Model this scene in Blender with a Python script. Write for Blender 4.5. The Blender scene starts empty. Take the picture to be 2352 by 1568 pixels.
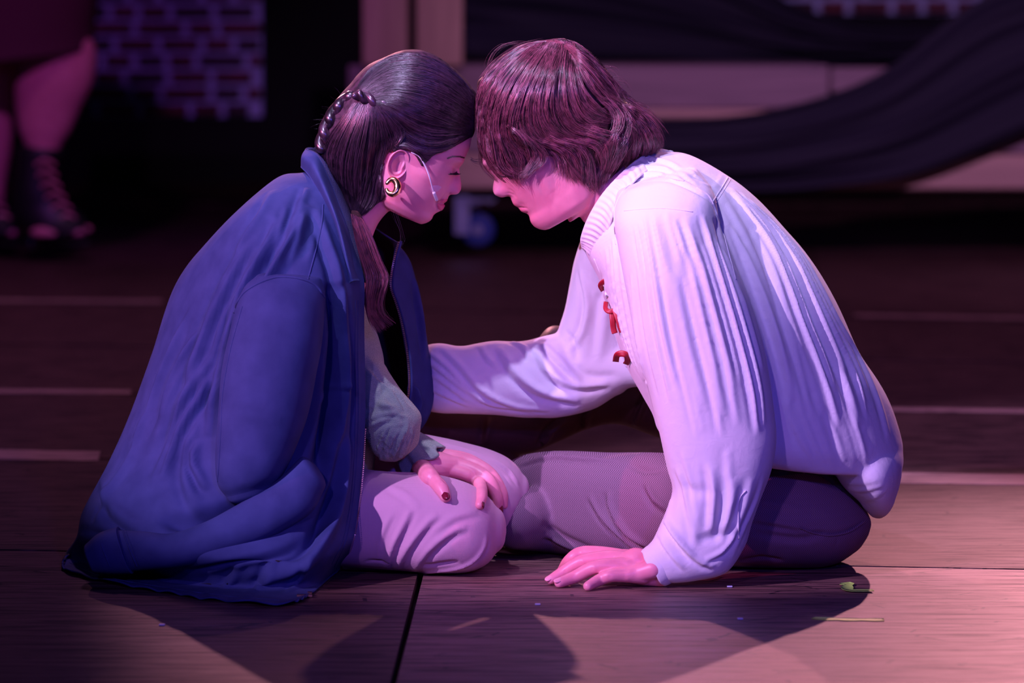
import bpy, math, random
import numpy as np
from mathutils.bvhtree import BVHTree
from mathutils import Vector
random.seed(7); rng = np.random.default_rng(7)
SC = bpy.context.scene
COL = SC.collection
# ------------------------------------------------------------------ camera
F, D, H = 8820.0, 5.88, 0.85          # focal length in pixels of the 2352 px wide frame, distance, height
PITCH = math.atan((784 - 24) / F)
cam_d = bpy.data.cameras.new('camera'); cam = bpy.data.objects.new('camera', cam_d); COL.objects.link(cam)
cam.location = (0, -D, H); cam.rotation_euler = (math.pi / 2 - PITCH, 0, 0)
cam_d.sensor_width = 36; cam_d.lens = F * 36 / 2352; cam_d.clip_end = 100
cam_d.dof.use_dof = True; cam_d.dof.focus_distance = D - .12; cam_d.dof.aperture_fstop = 4.2
SC.camera = cam
# ------------------------------------------------------------------ world, stage lamps and an added wash
w = bpy.data.worlds.new('world'); SC.world = w; w.use_nodes = True
w.node_tree.nodes['Background'].inputs[0].default_value = (0.10, 0.05, 0.30, 1)
w.node_tree.nodes['Background'].inputs[1].default_value = 0.05
SC.view_settings.view_transform = 'Standard'; SC.view_settings.look = 'None'
SC.view_settings.gamma = 1; SC.view_settings.use_curve_mapping = False
SC.view_settings.exposure = 0.0
def spot(name, loc, aim, col, power, size=30, blend=.3, radius=.05):
    l = bpy.data.lights.new(name, 'SPOT'); l.energy = power; l.color = col
    l.spot_size = math.radians(size); l.spot_blend = blend; l.shadow_soft_size = radius
    o = bpy.data.objects.new(name, l); COL.objects.link(o); o.location = loc
    o.rotation_euler = (Vector(aim) - Vector(loc)).to_track_quat('-Z', 'Y').to_euler()
    return o
spot('front_key_spotlight', (-4.5, -4.5, 3.7), (-0.02, .1, .60), (.74, .44, 1), 2500, 13.2, .25, .045)
spot('top_violet_spotlight', (-1.5, -2.7, 5.6), (0.05, .25, .62), (.66, .54, 1), 1450, 12.5, .5, .06)
spot('side_pink_spotlight', (-5.2, -2.4, 3.0), (-0.15, 0.05, .5), (1, .10, .36), 620, 11, .5, .04)
spot('front_fill_spotlight', (-1.6, -6.6, 2.9), (0.1, 0, .45), (.50, .24, 1), 380, 15, .6, .12)
spot('front_blue_spotlight', (1.6, -7.2, 2.6), (0.2, -.3, .1), (.10, .08, 1), 600, 26, .8, .2)
spot('back_left_spotlight', (-1.9, 7.4, 3.7), (0.42, -.45, .1), (1, .36, .44), 2000, 13.5, 1, .05)
spot('back_right_spotlight', (2.6, 7.2, 3.8), (0.62, -.45, .1), (1, .38, .46), 2000, 13.5, 1, .05)
spot('added_overhead_wash', (-.6, 3.6, 6.0), (-.6, 3.4, 0), (.80, .34, .85), 430, 92, 1, .3)  # wash added to lift the dark floor upstage
spot('upstage_spotlight', (1.9, -1.2, 3.6), (1.5, 7.6, .8), (.88, .42, 1), 1000, 28, .7, .1)
spot('upstage_left_spotlight', (-1.4, 1.6, 3.6), (-1.5, 8.0, .7), (.58, .12, .9), 330, 24, .8, .1)
# ------------------------------------------------------------------ pixel geometry
cp, sp_ = math.cos(PITCH), math.sin(PITCH)
def W(px, py, Y=0.0):
    """the point of the upright plane y = Y seen at pixel (px, py)"""
    px = np.asarray(px, float); py = np.asarray(py, float); Y = np.asarray(Y, float)
    dx = (px - 1176) / F; dv = (784 - py) / F
    dy = cp + dv * sp_; dz = -sp_ + dv * cp
    t = (Y + D) / dy
    return np.stack(np.broadcast_arrays(dx * t, Y, H + dz * t), -1)
def FL(px, py, z=0.0):
    """the point of the floor (height z) seen at pixel (px, py)"""
    px = np.asarray(px, float); py = np.asarray(py, float)
    dx = (px - 1176) / F; dv = (784 - py) / F
    dy = cp + dv * sp_; dz = -sp_ + dv * cp
    t = (z - H) / dz
    return np.stack(np.broadcast_arrays(dx * t, dy * t - D, z + 0 * t), -1)
PX = 1 / 1500.0
CAMP = Vector((0, -D, H))
# ------------------------------------------------------------------ curve and mesh tools
def cr(P, n, closed=False):
    """Catmull-Rom through the rows of P, n samples"""
    P = np.asarray(P, float); m = len(P)
    if closed:
        t = np.arange(n) / n * m; i = np.floor(t).astype(int); f = (t - i)
        g = lambda k: P[(i + k) % m]
    else:
        t = np.linspace(0, m - 1, n); i = np.minimum(np.floor(t).astype(int), m - 2); f = t - i
        Q = np.vstack([2 * P[:1] - P[1:2], P, 2 * P[-1:] - P[-2:-1]])
        g = lambda k: Q[i + 1 + k]
    f = f.reshape((-1,) + (1,) * (P.ndim - 1))
    a, b, c, d = g(-1), g(0), g(1), g(2)
    return .5 * (2 * b + (c - a) * f + (2 * a - 5 * b + 4 * c - d) * f ** 2 + (3 * b - a - 3 * c + d) * f ** 3)
def arc(P, n):
    """resample a polyline evenly (smooth)"""
    Q = cr(P, max(60, n * 2)); d = np.r_[0, np.cumsum(np.linalg.norm(np.diff(Q, axis=0), axis=1))]
    s = np.linspace(0, d[-1], n)
    return np.stack([np.interp(s, d, Q[:, k]) for k in range(Q.shape[1])], -1)
def gridfaces(m, n, wrap=False, off=0):
    i = np.arange(m - 1)[:, None]; j = np.arange(n if wrap else n - 1)[None]
    a = i * n + j; b = i * n + (j + 1) % n
    return (np.stack([a, b, b + n, a + n], -1).reshape(-1, 4) + off)
def join(*ms):
    V = []; Fc = []; o = 0
    for v, f in ms:
        V.append(v); Fc.append(np.asarray(f) + o); o += len(v)
    return np.vstack(V), np.vstack(Fc)
def rings_mesh(R, cap0=0.3, cap1=0.3):
    """R (m,n,3) rings -> closed quad mesh with rounded caps"""
    m, n, _ = R.shape
    def cap(ring, prev, k):
        c = ring.mean(0); d = c - prev.mean(0); L = np.linalg.norm(d) + 1e-9; d = d / L
        r = np.linalg.norm(ring - c, axis=1).mean()
        out = []
        for a in np.linspace(0, 1, 6)[1:]:
            s = math.cos(a * math.pi / 2 * .97); h = math.sin(a * math.pi / 2)
            out.append(c + (ring - c) * s + d * h * r * k)
        return out
    pre = cap(R[0], R[1], cap0)[::-1]; post = cap(R[-1], R[-2], cap1)
    A = np.concatenate([np.array(pre), R, np.array(post)])
    m = len(A); V = A.reshape(-1, 3); Fc = gridfaces(m, n, True)
    V = np.vstack([V, A[0].mean(0), A[-1].mean(0)])
    j = np.arange(n); k = (j + 1) % n
    f0 = np.stack([j * 0 + m * n, k, j, j], -1)
    f1 = np.stack([j * 0 + m * n + 1, (m - 1) * n + j, (m - 1) * n + k, (m - 1) * n + k], -1)
    return V, np.vstack([Fc, f0, f1])
def loft(secs, m=60, n=48, e=2.0, cap0=.3, cap1=.3):
    """secs: (x1,y1,x2,y2,Y,halfdepth) in pixels / metres"""
    S = cr(np.array(secs, float), m)
    p1 = W(S[:, 0], S[:, 1], S[:, 4]); p2 = W(S[:, 2], S[:, 3], S[:, 4])
    c = (p1 + p2) / 2; u = (p2 - p1) / 2
    th = np.linspace(0, 2 * np.pi, n, endpoint=False)
    ct = np.sign(np.cos(th)) * np.abs(np.cos(th)) ** (2 / e); st = np.sign(np.sin(th)) * np.abs(np.sin(th)) ** (2 / e)
    R = c[:, None] + u[:, None] * ct[None, :, None]
    R[:, :, 1] += S[:, 5][:, None] * st[None]
    return rings_mesh(R, cap0, cap1)
def tube(P, r, n=16, m=None, flat=1.0, cap=1.0):
    """tube along 3D points P with radii r"""
    P = np.asarray(P, float); r = np.broadcast_to(np.asarray(r, float), (len(P),))
    if m is None: m = max(12, len(P) * 6)
    A = cr(np.column_stack([P, r]), m); P, r = A[:, :3], A[:, 3]
    T = np.gradient(P, axis=0); T /= np.linalg.norm(T, axis=1)[:, None] + 1e-12
    u = np.cross(T[0], [0, 0, 1.]);
    if np.linalg.norm(u) < .1: u = np.cross(T[0], [0, 1., 0])
    U = []
    for t in T:
        u = u - t * u.dot(t); u = u / np.linalg.norm(u); U.append(u)
    U = np.array(U); Vv = np.cross(T, U)
    th = np.linspace(0, 2 * np.pi, n, endpoint=False)
    R = P[:, None] + r[:, None, None] * (U[:, None] * np.cos(th)[None, :, None] + flat * Vv[:, None] * np.sin(th)[None, :, None])
    return rings_mesh(R, cap, cap)
def ellipsoid(c, rx, ry, rz, n=24):
    th = np.linspace(0, 2 * np.pi, n, endpoint=False); ph = np.linspace(.02, math.pi - .02, n)
    R = np.stack([np.outer(np.sin(ph), np.cos(th)) * rx, np.outer(np.sin(ph), np.sin(th)) * ry,
                  np.outer(np.cos(ph), np.ones(n)) * rz], -1) + np.asarray(c)
    return rings_mesh(R, 0, 0)
def to_mesh(name, V, Fc, smooth=True):
    me = bpy.data.meshes.new(name); V = np.asarray(V, np.float32); Fc = np.asarray(Fc)
    tri = Fc[:, 2] == Fc[:, 3] if Fc.shape[1] == 4 else np.ones(len(Fc), bool)
    if Fc.shape[1] == 3: tri[:] = True
    q = Fc[~tri]; t = Fc[tri][:, :3]
    idx = np.concatenate([q.ravel(), t.ravel()]).astype(np.int32)
    tot = np.concatenate([np.full(len(q), 4), np.full(len(t), 3)]).astype(np.int32)
    st = np.concatenate([[0], np.cumsum(tot)[:-1]]).astype(np.int32)
    me.vertices.add(len(V)); me.vertices.foreach_set('co', V.ravel())
    me.loops.add(len(idx)); me.loops.foreach_set('vertex_index', idx)
    me.polygons.add(len(tot)); me.polygons.foreach_set('loop_start', st)
    try: me.polygons.foreach_set('loop_total', tot)
    except Exception: pass
    me.polygons.foreach_set('use_smooth', np.full(len(tot), smooth))
    me.update(calc_edges=True); me.validate()
    return me
def link(name, me, mat, parent=None, label=None, cat=None, group=None, kind=None):
    o = bpy.data.objects.new(name, me); COL.objects.link(o)
    if mat is not None and len(me.materials) == 0: me.materials.append(mat)
    if parent is not None: o.parent = parent
    if label: o['label'] = label
    if cat: o['category'] = cat
    if group: o['group'] = group
    if kind: o['kind'] = kind
    return o
def obj(name, VF, mat, parent=None, smooth=True, **k):
    return link(name, to_mesh(name, VF[0], VF[1], smooth), mat, parent, **k)
def empty(name, loc, **k):
    o = bpy.data.objects.new(name, None); COL.objects.link(o); o.location = loc
    for a, b in k.items(): o[{'cat': 'category'}.get(a, a)] = b
    return o
def remesh(VF, voxel, smooth=2, lam=.5):
    me = to_mesh('t', *VF); o = bpy.data.objects.new('t', me); COL.objects.link(o)
    md = o.modifiers.new('r', 'REMESH'); md.mode = 'VOXEL'; md.voxel_size = voxel; md.adaptivity = 0
    dg = bpy.context.evaluated_depsgraph_get(); ev = o.evaluated_get(dg); m2 = ev.to_mesh()
    V = np.empty(len(m2.vertices) * 3, np.float32); m2.vertices.foreach_get('co', V); V = V.reshape(-1, 3).astype(float)
    L = np.empty(len(m2.loops), np.int32); m2.loops.foreach_get('vertex_index', L)
    tot = np.empty(len(m2.polygons), np.int32); m2.polygons.foreach_get('loop_total', tot)
    assert (tot == 4).all()
    Fc = L.reshape(-1, 4); ev.to_mesh_clear()
    bpy.data.objects.remove(o); bpy.data.meshes.remove(me)
    return lap(V, Fc, smooth, lam), Fc
def lap(V, Fc, it=1, lam=.5, mask=None):
    if it == 0: return V
    E = np.concatenate([Fc[:, [0, 1]], Fc[:, [1, 2]], Fc[:, [2, 3]], Fc[:, [3, 0]]])
    a = np.concatenate([E[:, 0], E[:, 1]]); b = np.concatenate([E[:, 1], E[:, 0]])
    n = len(V); cnt = np.bincount(a, minlength=n)[:, None] + 1e-9
    for i in range(it):
        S = np.stack([np.bincount(a, V[b, k], n) for k in range(3)], -1) / cnt
        l_ = lam if mask is None else lam * mask[:, None]
        V = V + l_ * (S - V)
    return V
def normals(V, Fc):
    f = np.cross(V[Fc[:, 2]] - V[Fc[:, 0]], V[Fc[:, 3]] - V[Fc[:, 1]])
    N = np.zeros_like(V)
    for k in range(4):
        for c in range(3): N[:, c] += np.bincount(Fc[:, k], f[:, c], len(V))
    return N / (np.linalg.norm(N, axis=1)[:, None] + 1e-12)
def bvh(V, Fc): return BVHTree.FromPolygons([tuple(v) for v in V.tolist()], Fc.tolist())
def hit(tree, px, py, fallback=None):
    d = Vector(W(px, py, 0.0)) - CAMP; r = tree.ray_cast(CAMP, d.normalized())
    if r[0] is None:
        return None if fallback is None else (Vector(W(px, py, fallback)), Vector((0, -1, 0)))
    return r[0], r[1]
def on(tree, pts, n=None, fb=None):
    """pixel polyline -> 3D polyline on a surface"""
    Q = arc(np.array(pts, float), n) if n else np.array(pts, float)
    out = [hit(tree, *q) for q in Q]
    known = [i for i, h_ in enumerate(out) if h_ is not None]
    if not known: return W(Q[:, 0], Q[:, 1], 0 if fb is None else fb)
    ys = np.interp(np.arange(len(Q)), known, [out[i][0].y for i in known])
    return W(Q[:, 0], Q[:, 1], ys)
def sculpt(V, Fc, strokes, tree=None, N=None):
    """strokes: (pixel polyline, width px, height mm[, kind])  kind: g gauss, s sharp, f fold (ridge with a valley at its right)"""
    if tree is None: tree = bvh(V, Fc)
    if N is None: N = normals(V, Fc)
    disp = np.zeros(len(V))
    for s in strokes:
        pts, wd, amp = s[:3]; kind = s[3] if len(s) > 3 else 'g'
        P = on(tree, pts, max(5, int(sum(math.dist(pts[i], pts[i + 1]) for i in range(len(pts) - 1)) / 22)))
        wd = wd * PX; R = wd * 2.2
        lo = P.min(0) - R; hi = P.max(0) + R
        idx = np.where(((V > lo) & (V < hi)).all(1))[0]
        if not len(idx): continue
        X = V[idx]; best = np.full(len(idx), 1e9); par = np.zeros(len(idx)); side = np.zeros(len(idx))
        m = len(P) - 1
        for i in range(m):
            a, b = P[i], P[i + 1]; ab = b - a; L = ab.dot(ab) + 1e-12
            t = np.clip((X - a) @ ab / L, 0, 1); q = X - (a + t[:, None] * ab); dd = np.sqrt((q * q).sum(1))
            u = dd < best; best[u] = dd[u]; par[u] = (i + t[u]) / m
            side[u] = (ab[0] * q[u, 2] - ab[2] * q[u, 0])
        fac = np.sin(np.clip(par, 0, 1) * math.pi) ** .55 if kind != 'e' else 1.0
        d = best / wd
        if kind in 'ge': p = np.exp(-(d * 1.3) ** 2)
        elif kind == 's': p = np.exp(-d * 2.2)
        else:
            sd = np.sign(side) * d; p = np.exp(-((sd - .35) * 1.7) ** 2) - .8 * np.exp(-((sd + .55) * 2.0) ** 2)
        facing = np.clip(-N[idx, 1] * 3 + .8, 0, 1)
        disp[idx] += amp * .001 * p * fac * facing
    return V + N * disp[:, None]
def between(A, B, n, wd, amp, kind='g', jit=.3, trim=.25, seed=1):
    """n strokes fanned between two guide polylines"""
    r = random.Random(seed); k = 9; a = arc(A, k); b = arc(B, k); out = []
    for i in range(n):
        t = (i + .5 + r.uniform(-jit, jit)) / n
        q = a * (1 - t) + b * t
        s0 = r.uniform(0, trim); s1 = 1 - r.uniform(0, trim)
        q = arc(q, 40)[int(s0 * 39):int(s1 * 39) + 1]
        q = arc(q, 7)
        out.append((q.tolist(), wd * r.uniform(.7, 1.3), amp * r.uniform(.5, 1.3), kind))
    return out
def wrinkle(V, N, freq, amp, stretch=(1, 1, 1), oct=3, seed=0, mask=None):
    r = np.random.default_rng(seed); d = np.zeros(len(V)); X = V * np.array(stretch); a = 1.0
    for o_ in range(oct):
        for k in range(7):
            v = r.normal(size=3); v /= np.linalg.norm(v)
            ph = X @ v * freq * (2 ** o_) * r.uniform(.7, 1.4) + r.uniform(0, 6.28)
            v2 = r.normal(size=3); v2 /= np.linalg.norm(v2)
            d += a * np.sin(ph + 1.3 * np.sin(X @ v2 * freq * .8 + r.uniform(0, 6))) / 7
        a *= .5
    if mask is not None: d = d * mask
    return V + N * (d * amp * .001)[:, None]
def inside(poly, X, Y):
    c = np.zeros(X.shape, bool); n = len(poly)
    for i in range(n):
        x1, y1 = poly[i]; x2, y2 = poly[(i + 1) % n]
        k = ((y1 > Y) != (y2 > Y)) & (X < (x2 - x1) * (Y - y1) / (y2 - y1 + 1e-12) + x1)
        c ^= k
    return c
def inflate(outline, Yc, T, step=4, pw=.5, smooth=True, Yfun=None, over=None, clear=.0035):
    """closed body whose outline seen from the front is the given one, as thick as 2T; an ellipse gives an ellipsoid"""
    P = cr(np.array(outline, float), len(outline) * 8, True) if smooth else np.array(outline, float)
    x0, y0 = P.min(0) - 3 * step; x1, y1 = P.max(0) + 3 * step
    xs = np.arange(x0, x1, step); ys = np.arange(y0, y1, step); X, Yg = np.meshgrid(xs, ys)
    M = inside(P, X, Yg); h = np.zeros(X.shape)
    for it in range(1400):
        h[1:-1, 1:-1] = np.where(M[1:-1, 1:-1], .25 * (h[2:, 1:-1] + h[:-2, 1:-1] + h[1:-1, 2:] + h[1:-1, :-2]) + 1, 0)
    h = (h / h.max()) ** pw * T
    if over is not None:
        for i, j in zip(*np.where(M)):
            q = hit(over, X[i, j], Yg[i, j])
            if q is not None: h[i, j] = max(h[i, j], Yc - q[0].y + clear)
    nb = np.zeros_like(M)
    for a in (-1, 0, 1):
        for b in (-1, 0, 1): nb |= np.roll(np.roll(M, a, 0), b, 1)
    rim = nb & ~M
    rim_pts = np.stack([X[rim], Yg[rim]], -1)
    dd = ((rim_pts[:, None] - P[None]) ** 2).sum(2); near = P[dd.argmin(1)]
    X = X.copy(); Yg = Yg.copy(); X[rim] = near[:, 0]; Yg[rim] = near[:, 1]; h[rim] = 0
    use = M | rim; idf = -np.ones(M.shape, int); idf[use] = np.arange(use.sum())
    idb = idf.copy(); nf = use.sum(); idb[M] = nf + np.arange(M.sum())
    Yp = Yc if Yfun is None else Yfun(X, Yg)
    base = W(X, Yg, Yp)
    Vf = base.copy(); Vf[..., 1] -= h; Vb = base.copy(); Vb[..., 1] += h
    V = np.vstack([Vf[use], Vb[M]])
    q = use[:-1, :-1] & use[1:, :-1] & use[:-1, 1:] & use[1:, 1:]
    q &= (M[:-1, :-1] | M[1:, :-1] | M[:-1, 1:] | M[1:, 1:])
    def fs(I, flip):
        f = np.stack([I[:-1, :-1][q], I[1:, :-1][q], I[1:, 1:][q], I[:-1, 1:][q]], -1)
        return f[:, ::-1] if flip else f
    return V, np.vstack([fs(idf, False), fs(idb, True)])
def solidify(V, Fc, m, n, t):
    """thickness for an open grid of m rows and n columns, outward normals kept on the first sheet"""
    N = normals(V, Fc); V2 = V - N * t; k = len(V)
    I = np.arange(m * n).reshape(m, n)
    rim = np.concatenate([I[0], I[1:, -1], I[-1, ::-1][1:], I[::-1, 0][1:-1]])
    a = rim; b = np.roll(rim, -1)
    side = np.stack([b, a, a + k, b + k], -1)
    return np.vstack([V, V2]), np.vstack([Fc, Fc[:, ::-1] + k, side])
def box(c, s, rot=None):
    c = np.asarray(c, float); s = np.asarray(s, float) / 2
    v = np.array([[x, y, z] for x in (-1, 1) for y in (-1, 1) for z in (-1, 1)], float) * s
    if rot is not None: v = v @ np.asarray(rot).T
    f = np.array([[0, 1, 3, 2], [4, 6, 7, 5], [0, 4, 5, 1], [2, 3, 7, 6], [0, 2, 6, 4], [1, 5, 7, 3]])
    return v + c, f
def bevel_box(c, s, b, rot=None):
    """box with all its edges chamfered by b"""
    s = np.asarray(s, float) / 2; V = []; Fc = []
    R = []
    for y, k in ((-s[1], b), (-s[1] + b, 0), (s[1] - b, 0), (s[1], b)):
        hx, hz = s[0] - k, s[2] - k; q = b * (0 if k else 1) + (b if k else 0)
        R.append([(-hx, y, -hz + b), (-hx, y, hz - b), (-hx + b, y, hz), (hx - b, y, hz), (hx, y, hz - b), (hx, y, -hz + b), (hx - b, y, -hz), (-hx + b, y, -hz)])
    R = np.array(R); V = R.reshape(-1, 3)
    f = gridfaces(4, 8, True)[:, ::-1].tolist()
    for base, fl in ((0, 0), (24, 1)):
        for q in ((0, 1, 2, 7), (2, 3, 6, 7), (3, 4, 5, 6)):
            q = [base + i for i in q]; f.append(q[::-1] if fl else q)
    if rot is not None: V = V @ np.asarray(rot).T
    return V + np.asarray(c), np.array(f)
# ------------------------------------------------------------------ materials
def mat(name, col, rough=.6, build=None, **kw):
    m = bpy.data.materials.new(name); m.use_nodes = True; nt = m.node_tree; b = nt.nodes['Principled BSDF']
    b.inputs['Base Color'].default_value = (*col, 1); b.inputs['Roughness'].default_value = rough
    for k, v in kw.items(): b.inputs[k.replace('_', ' ')].default_value = v
    if build: build(nt, b)
    return m
def nd(nt, t, ins=None, **props):
    n = nt.nodes.new(t)
    for k, v in props.items(): setattr(n, k, v)
    for k, v in (ins or {}).items():
        if hasattr(v, 'is_output') or isinstance(v, bpy.types.NodeSocket): nt.links.new(v, n.inputs[k])
        else: n.inputs[k].default_value = v
    return n
def coords(nt, scale=(1, 1, 1), rot=(0, 0, 0)):
    tc = nd(nt, 'ShaderNodeTexCoord'); mp = nd(nt, 'ShaderNodeMapping', {'Vector': tc.outputs['Object']})
    mp.inputs['Scale'].default_value = scale; mp.inputs['Rotation'].default_value = rot
    return mp.outputs[0]
def bump(nt, b, h, strength=.3, dist=.002, prev=None):
    bm = nd(nt, 'ShaderNodeBump', {'Height': h, 'Strength': strength, 'Distance': dist})
    if prev is not None: nt.links.new(prev, bm.inputs['Normal'])
    nt.links.new(bm.outputs[0], b.inputs['Normal']); return bm.outputs[0]
def ramp(nt, fac, stops):
    r = nd(nt, 'ShaderNodeValToRGB', {'Fac': fac}); el = r.color_ramp.elements
    while len(el) > 1: el.remove(el[-1])
    el[0].position = stops[0][0]; el[0].color = (*stops[0][1], 1)
    for p, c in stops[1:]:
        e = el.new(p); e.color = (*c, 1)
    return r.outputs[0]
def weave(nt, b, k, s=.25, dist=.0006, noise=.5):
    c = coords(nt)
    w1 = nd(nt, 'ShaderNodeTexWave', {'Vector': c, 'Scale': k, 'Distortion': 1.2, 'Detail': 1.0, 'Detail Scale': 2.0}, bands_direction='X')
    w2 = nd(nt, 'ShaderNodeTexWave', {'Vector': c, 'Scale': k, 'Distortion': 1.2, 'Detail': 1.0, 'Detail Scale': 2.0}, bands_direction='Z')
    a = nd(nt, 'ShaderNodeMath', {0: w1.outputs[1], 1: w2.outputs[1]}, operation='ADD')
    n = nd(nt, 'ShaderNodeTexNoise', {'Vector': c, 'Scale': k * 2.2, 'Detail': 3.0})
    a2 = nd(nt, 'ShaderNodeMath', {0: n.outputs[0], 1: noise, 2: a.outputs[0]}, operation='MULTIPLY_ADD')
    return bump(nt, b, a2.outputs[0], s, dist)
def skin_b(nt, b):
    c = coords(nt); n = nd(nt, 'ShaderNodeTexNoise', {'Vector': c, 'Scale': 40.0, 'Detail': 4.0})
    cr_ = ramp(nt, n.outputs[0], [(.3, SK0), (.7, SK1)]); nt.links.new(cr_, b.inputs['Base Color'])
    n2 = nd(nt, 'ShaderNodeTexNoise', {'Vector': c, 'Scale': 900.0, 'Detail': 2.0}); bump(nt, b, n2.outputs[0], .12, .0004)
SK0, SK1 = (.82, .26, .33), (.92, .33, .40)
M = {}
SSS = dict(Subsurface_Weight=.15, Subsurface_Scale=.01)
M['skin'] = mat('skin', (.85, .38, .40), .42, skin_b, **SSS)
M['skin'].node_tree.nodes['Principled BSDF'].inputs['Subsurface Radius'].default_value = (1, .3, .2)
def shirt_b(nt, b):
    p = weave(nt, b, 420, .22, .0005, 1.2)
    c = coords(nt); n = nd(nt, 'ShaderNodeTexNoise', {'Vector': c, 'Scale': 55.0, 'Detail': 5.0, 'Distortion': .6})
    bump(nt, b, n.outputs[0], .25, .004, p)
M['shirt'] = mat('cream cotton', (.80, .76, .80), .85, shirt_b, Sheen_Weight=.15)
def jacket_b(nt, b):
    p = weave(nt, b, 500, .25, .0004, .8)
    c = coords(nt); n = nd(nt, 'ShaderNodeTexNoise', {'Vector': c, 'Scale': 26.0, 'Detail': 5.0})
    cc = ramp(nt, n.outputs[0], [(.3, (.024, .036, .135)), (.75, (.040, .056, .185))]); nt.links.new(cc, b.inputs['Base Color'])
    n2 = nd(nt, 'ShaderNodeTexNoise', {'Vector': c, 'Scale': 60.0, 'Detail': 4.0}); bump(nt, b, n2.outputs[0], .2, .003, p)
M['jacket'] = mat('navy twill', (.05, .07, .25), .8, jacket_b, Specular_IOR_Level=.3)
M['lining'] = mat('dark jacket lining', (.012, .008, .016), .8)
M['cord'] = mat('dark collar corduroy', (.03, .03, .09), .8, lambda nt, b: weave(nt, b, 260, .5, .001, .3))
M['pink'] = mat('dusty pink cotton', (.60, .34, .44), .85, lambda nt, b: weave(nt, b, 330, .3, .0006, .8), Sheen_Weight=.1)
def herr(nt, b):
    tc = nd(nt, 'ShaderNodeTexCoord'); sx = nd(nt, 'ShaderNodeSeparateXYZ', {'Vector': tc.outputs['Object']})
    u = nd(nt, 'ShaderNodeMath', {0: sx.outputs[2], 1: 200.0}, operation='MULTIPLY')
    pp = nd(nt, 'ShaderNodeMath', {0: u.outputs[0], 1: 1.0}, operation='PINGPONG')
    v = nd(nt, 'ShaderNodeMath', {0: sx.outputs[0], 1: 700.0}, operation='MULTIPLY')
    s = nd(nt, 'ShaderNodeMath', {0: pp.outputs[0], 1: 3.4, 2: v.outputs[0]}, operation='MULTIPLY_ADD')
    f = nd(nt, 'ShaderNodeMath', {0: s.outputs[0], 1: 1.0}, operation='PINGPONG')
    cc = ramp(nt, f.outputs[0], [(.25, (.075, .032, .055)), (.75, (.30, .16, .24))]); nt.links.new(cc, b.inputs['Base Color'])
    bump(nt, b, f.outputs[0], .3, .0005)
M['herring'] = mat('brown herringbone wool', (.2, .1, .17), .85, herr)
def crepe(nt, b):
    c = coords(nt)
    w1 = nd(nt, 'ShaderNodeTexWave', {'Vector': c, 'Scale': 150.0, 'Distortion': 7.0, 'Detail': 2.0, 'Detail Scale': 1.5}, bands_direction='Z')
    w2 = nd(nt, 'ShaderNodeTexWave', {'Vector': c, 'Scale': 190.0, 'Distortion': 7.0, 'Detail': 2.0, 'Detail Scale': 1.5}, bands_direction='X')
    a = nd(nt, 'ShaderNodeMath', {0: w1.outputs[1], 1: w2.outputs[1]}, operation='MULTIPLY')
    cc = ramp(nt, a.outputs[0], [(.0, (.26, .32, .25)), (.9, (.42, .50, .39))]); nt.links.new(cc, b.inputs['Base Color'])
    bump(nt, b, a.outputs[0], .4, .0012)
M['blouse'] = mat('sage crepe', (.4, .48, .4), .85, crepe)
def hairm(name, c0, c1, rg=.30, sp=1.0):
    def f(nt, b):
        c = coords(nt); n = nd(nt, 'ShaderNodeTexNoise', {'Vector': c, 'Scale': 90.0, 'Detail': 2.0})
        g_ = nd(nt, 'ShaderNodeNewGeometry'); mx = nd(nt, 'ShaderNodeMath', {0: g_.outputs['Random Per Island'], 1: .8, 2: n.outputs[0]}, operation='MULTIPLY_ADD')
        cc = ramp(nt, mx.outputs[0], [(.45, c0), (.85, c1), (1.3, tuple(min(1, 2.3 * q) for q in c1))]); nt.links.new(cc, b.inputs['Base Color'])
    return mat(name, c1, rg, f, Specular_IOR_Level=sp)
M['hairw'] = hairm('dark brown hair', (.006, .003, .005), (.026, .010, .019))
M['hairm'] = hairm('auburn brown hair', (.028, .006, .011), (.13, .034, .050))
M['nail'] = mat('dark red nail polish', (.18, .006, .03), .2)
M['lip'] = mat('lip', (.78, .10, .20), .35, **SSS)
M['liph'] = mat('lip pale', (.72, .20, .26), .4, **SSS)
M['gold'] = mat('gold', (.95, .62, .30), .18, Metallic=1.0)
M['brass'] = mat('brass', (.75, .42, .25), .3, Metallic=1.0)
M['mic'] = mat('pale plastic', (.8, .75, .78), .4)
M['ribbon'] = mat('red satin ribbon', (.36, .008, .022), .45)
M['belt'] = mat('black leather', (.012, .010, .012), .45)
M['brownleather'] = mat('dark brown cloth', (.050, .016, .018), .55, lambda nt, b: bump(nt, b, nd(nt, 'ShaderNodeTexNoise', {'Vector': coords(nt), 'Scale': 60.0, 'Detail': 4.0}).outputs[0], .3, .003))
M['tape'] = mat('green tape', (.55, .95, .16), .5)
M['scrap'] = mat('pale scrap', (.6, .6, .8), .6)
M['gap'] = mat('black gap', (.003, .003, .004), .9)
M['black'] = mat('black masking cloth', (.006, .005, .009), .95, lambda nt, b: bump(nt, b, nd(nt, 'ShaderNodeTexNoise', {'Vector': coords(nt, (9, 9, 1)), 'Scale': 3.0, 'Detail': 3.0}).outputs[0], .5, .03))
M['hairwb'] = hairm('dark brown hair mass', (.008, .004, .007), (.03, .012, .020), .6, .3)
M['hairmb'] = hairm('auburn hair mass', (.016, .004, .006), (.06, .018, .022), .6, .3)
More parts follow.
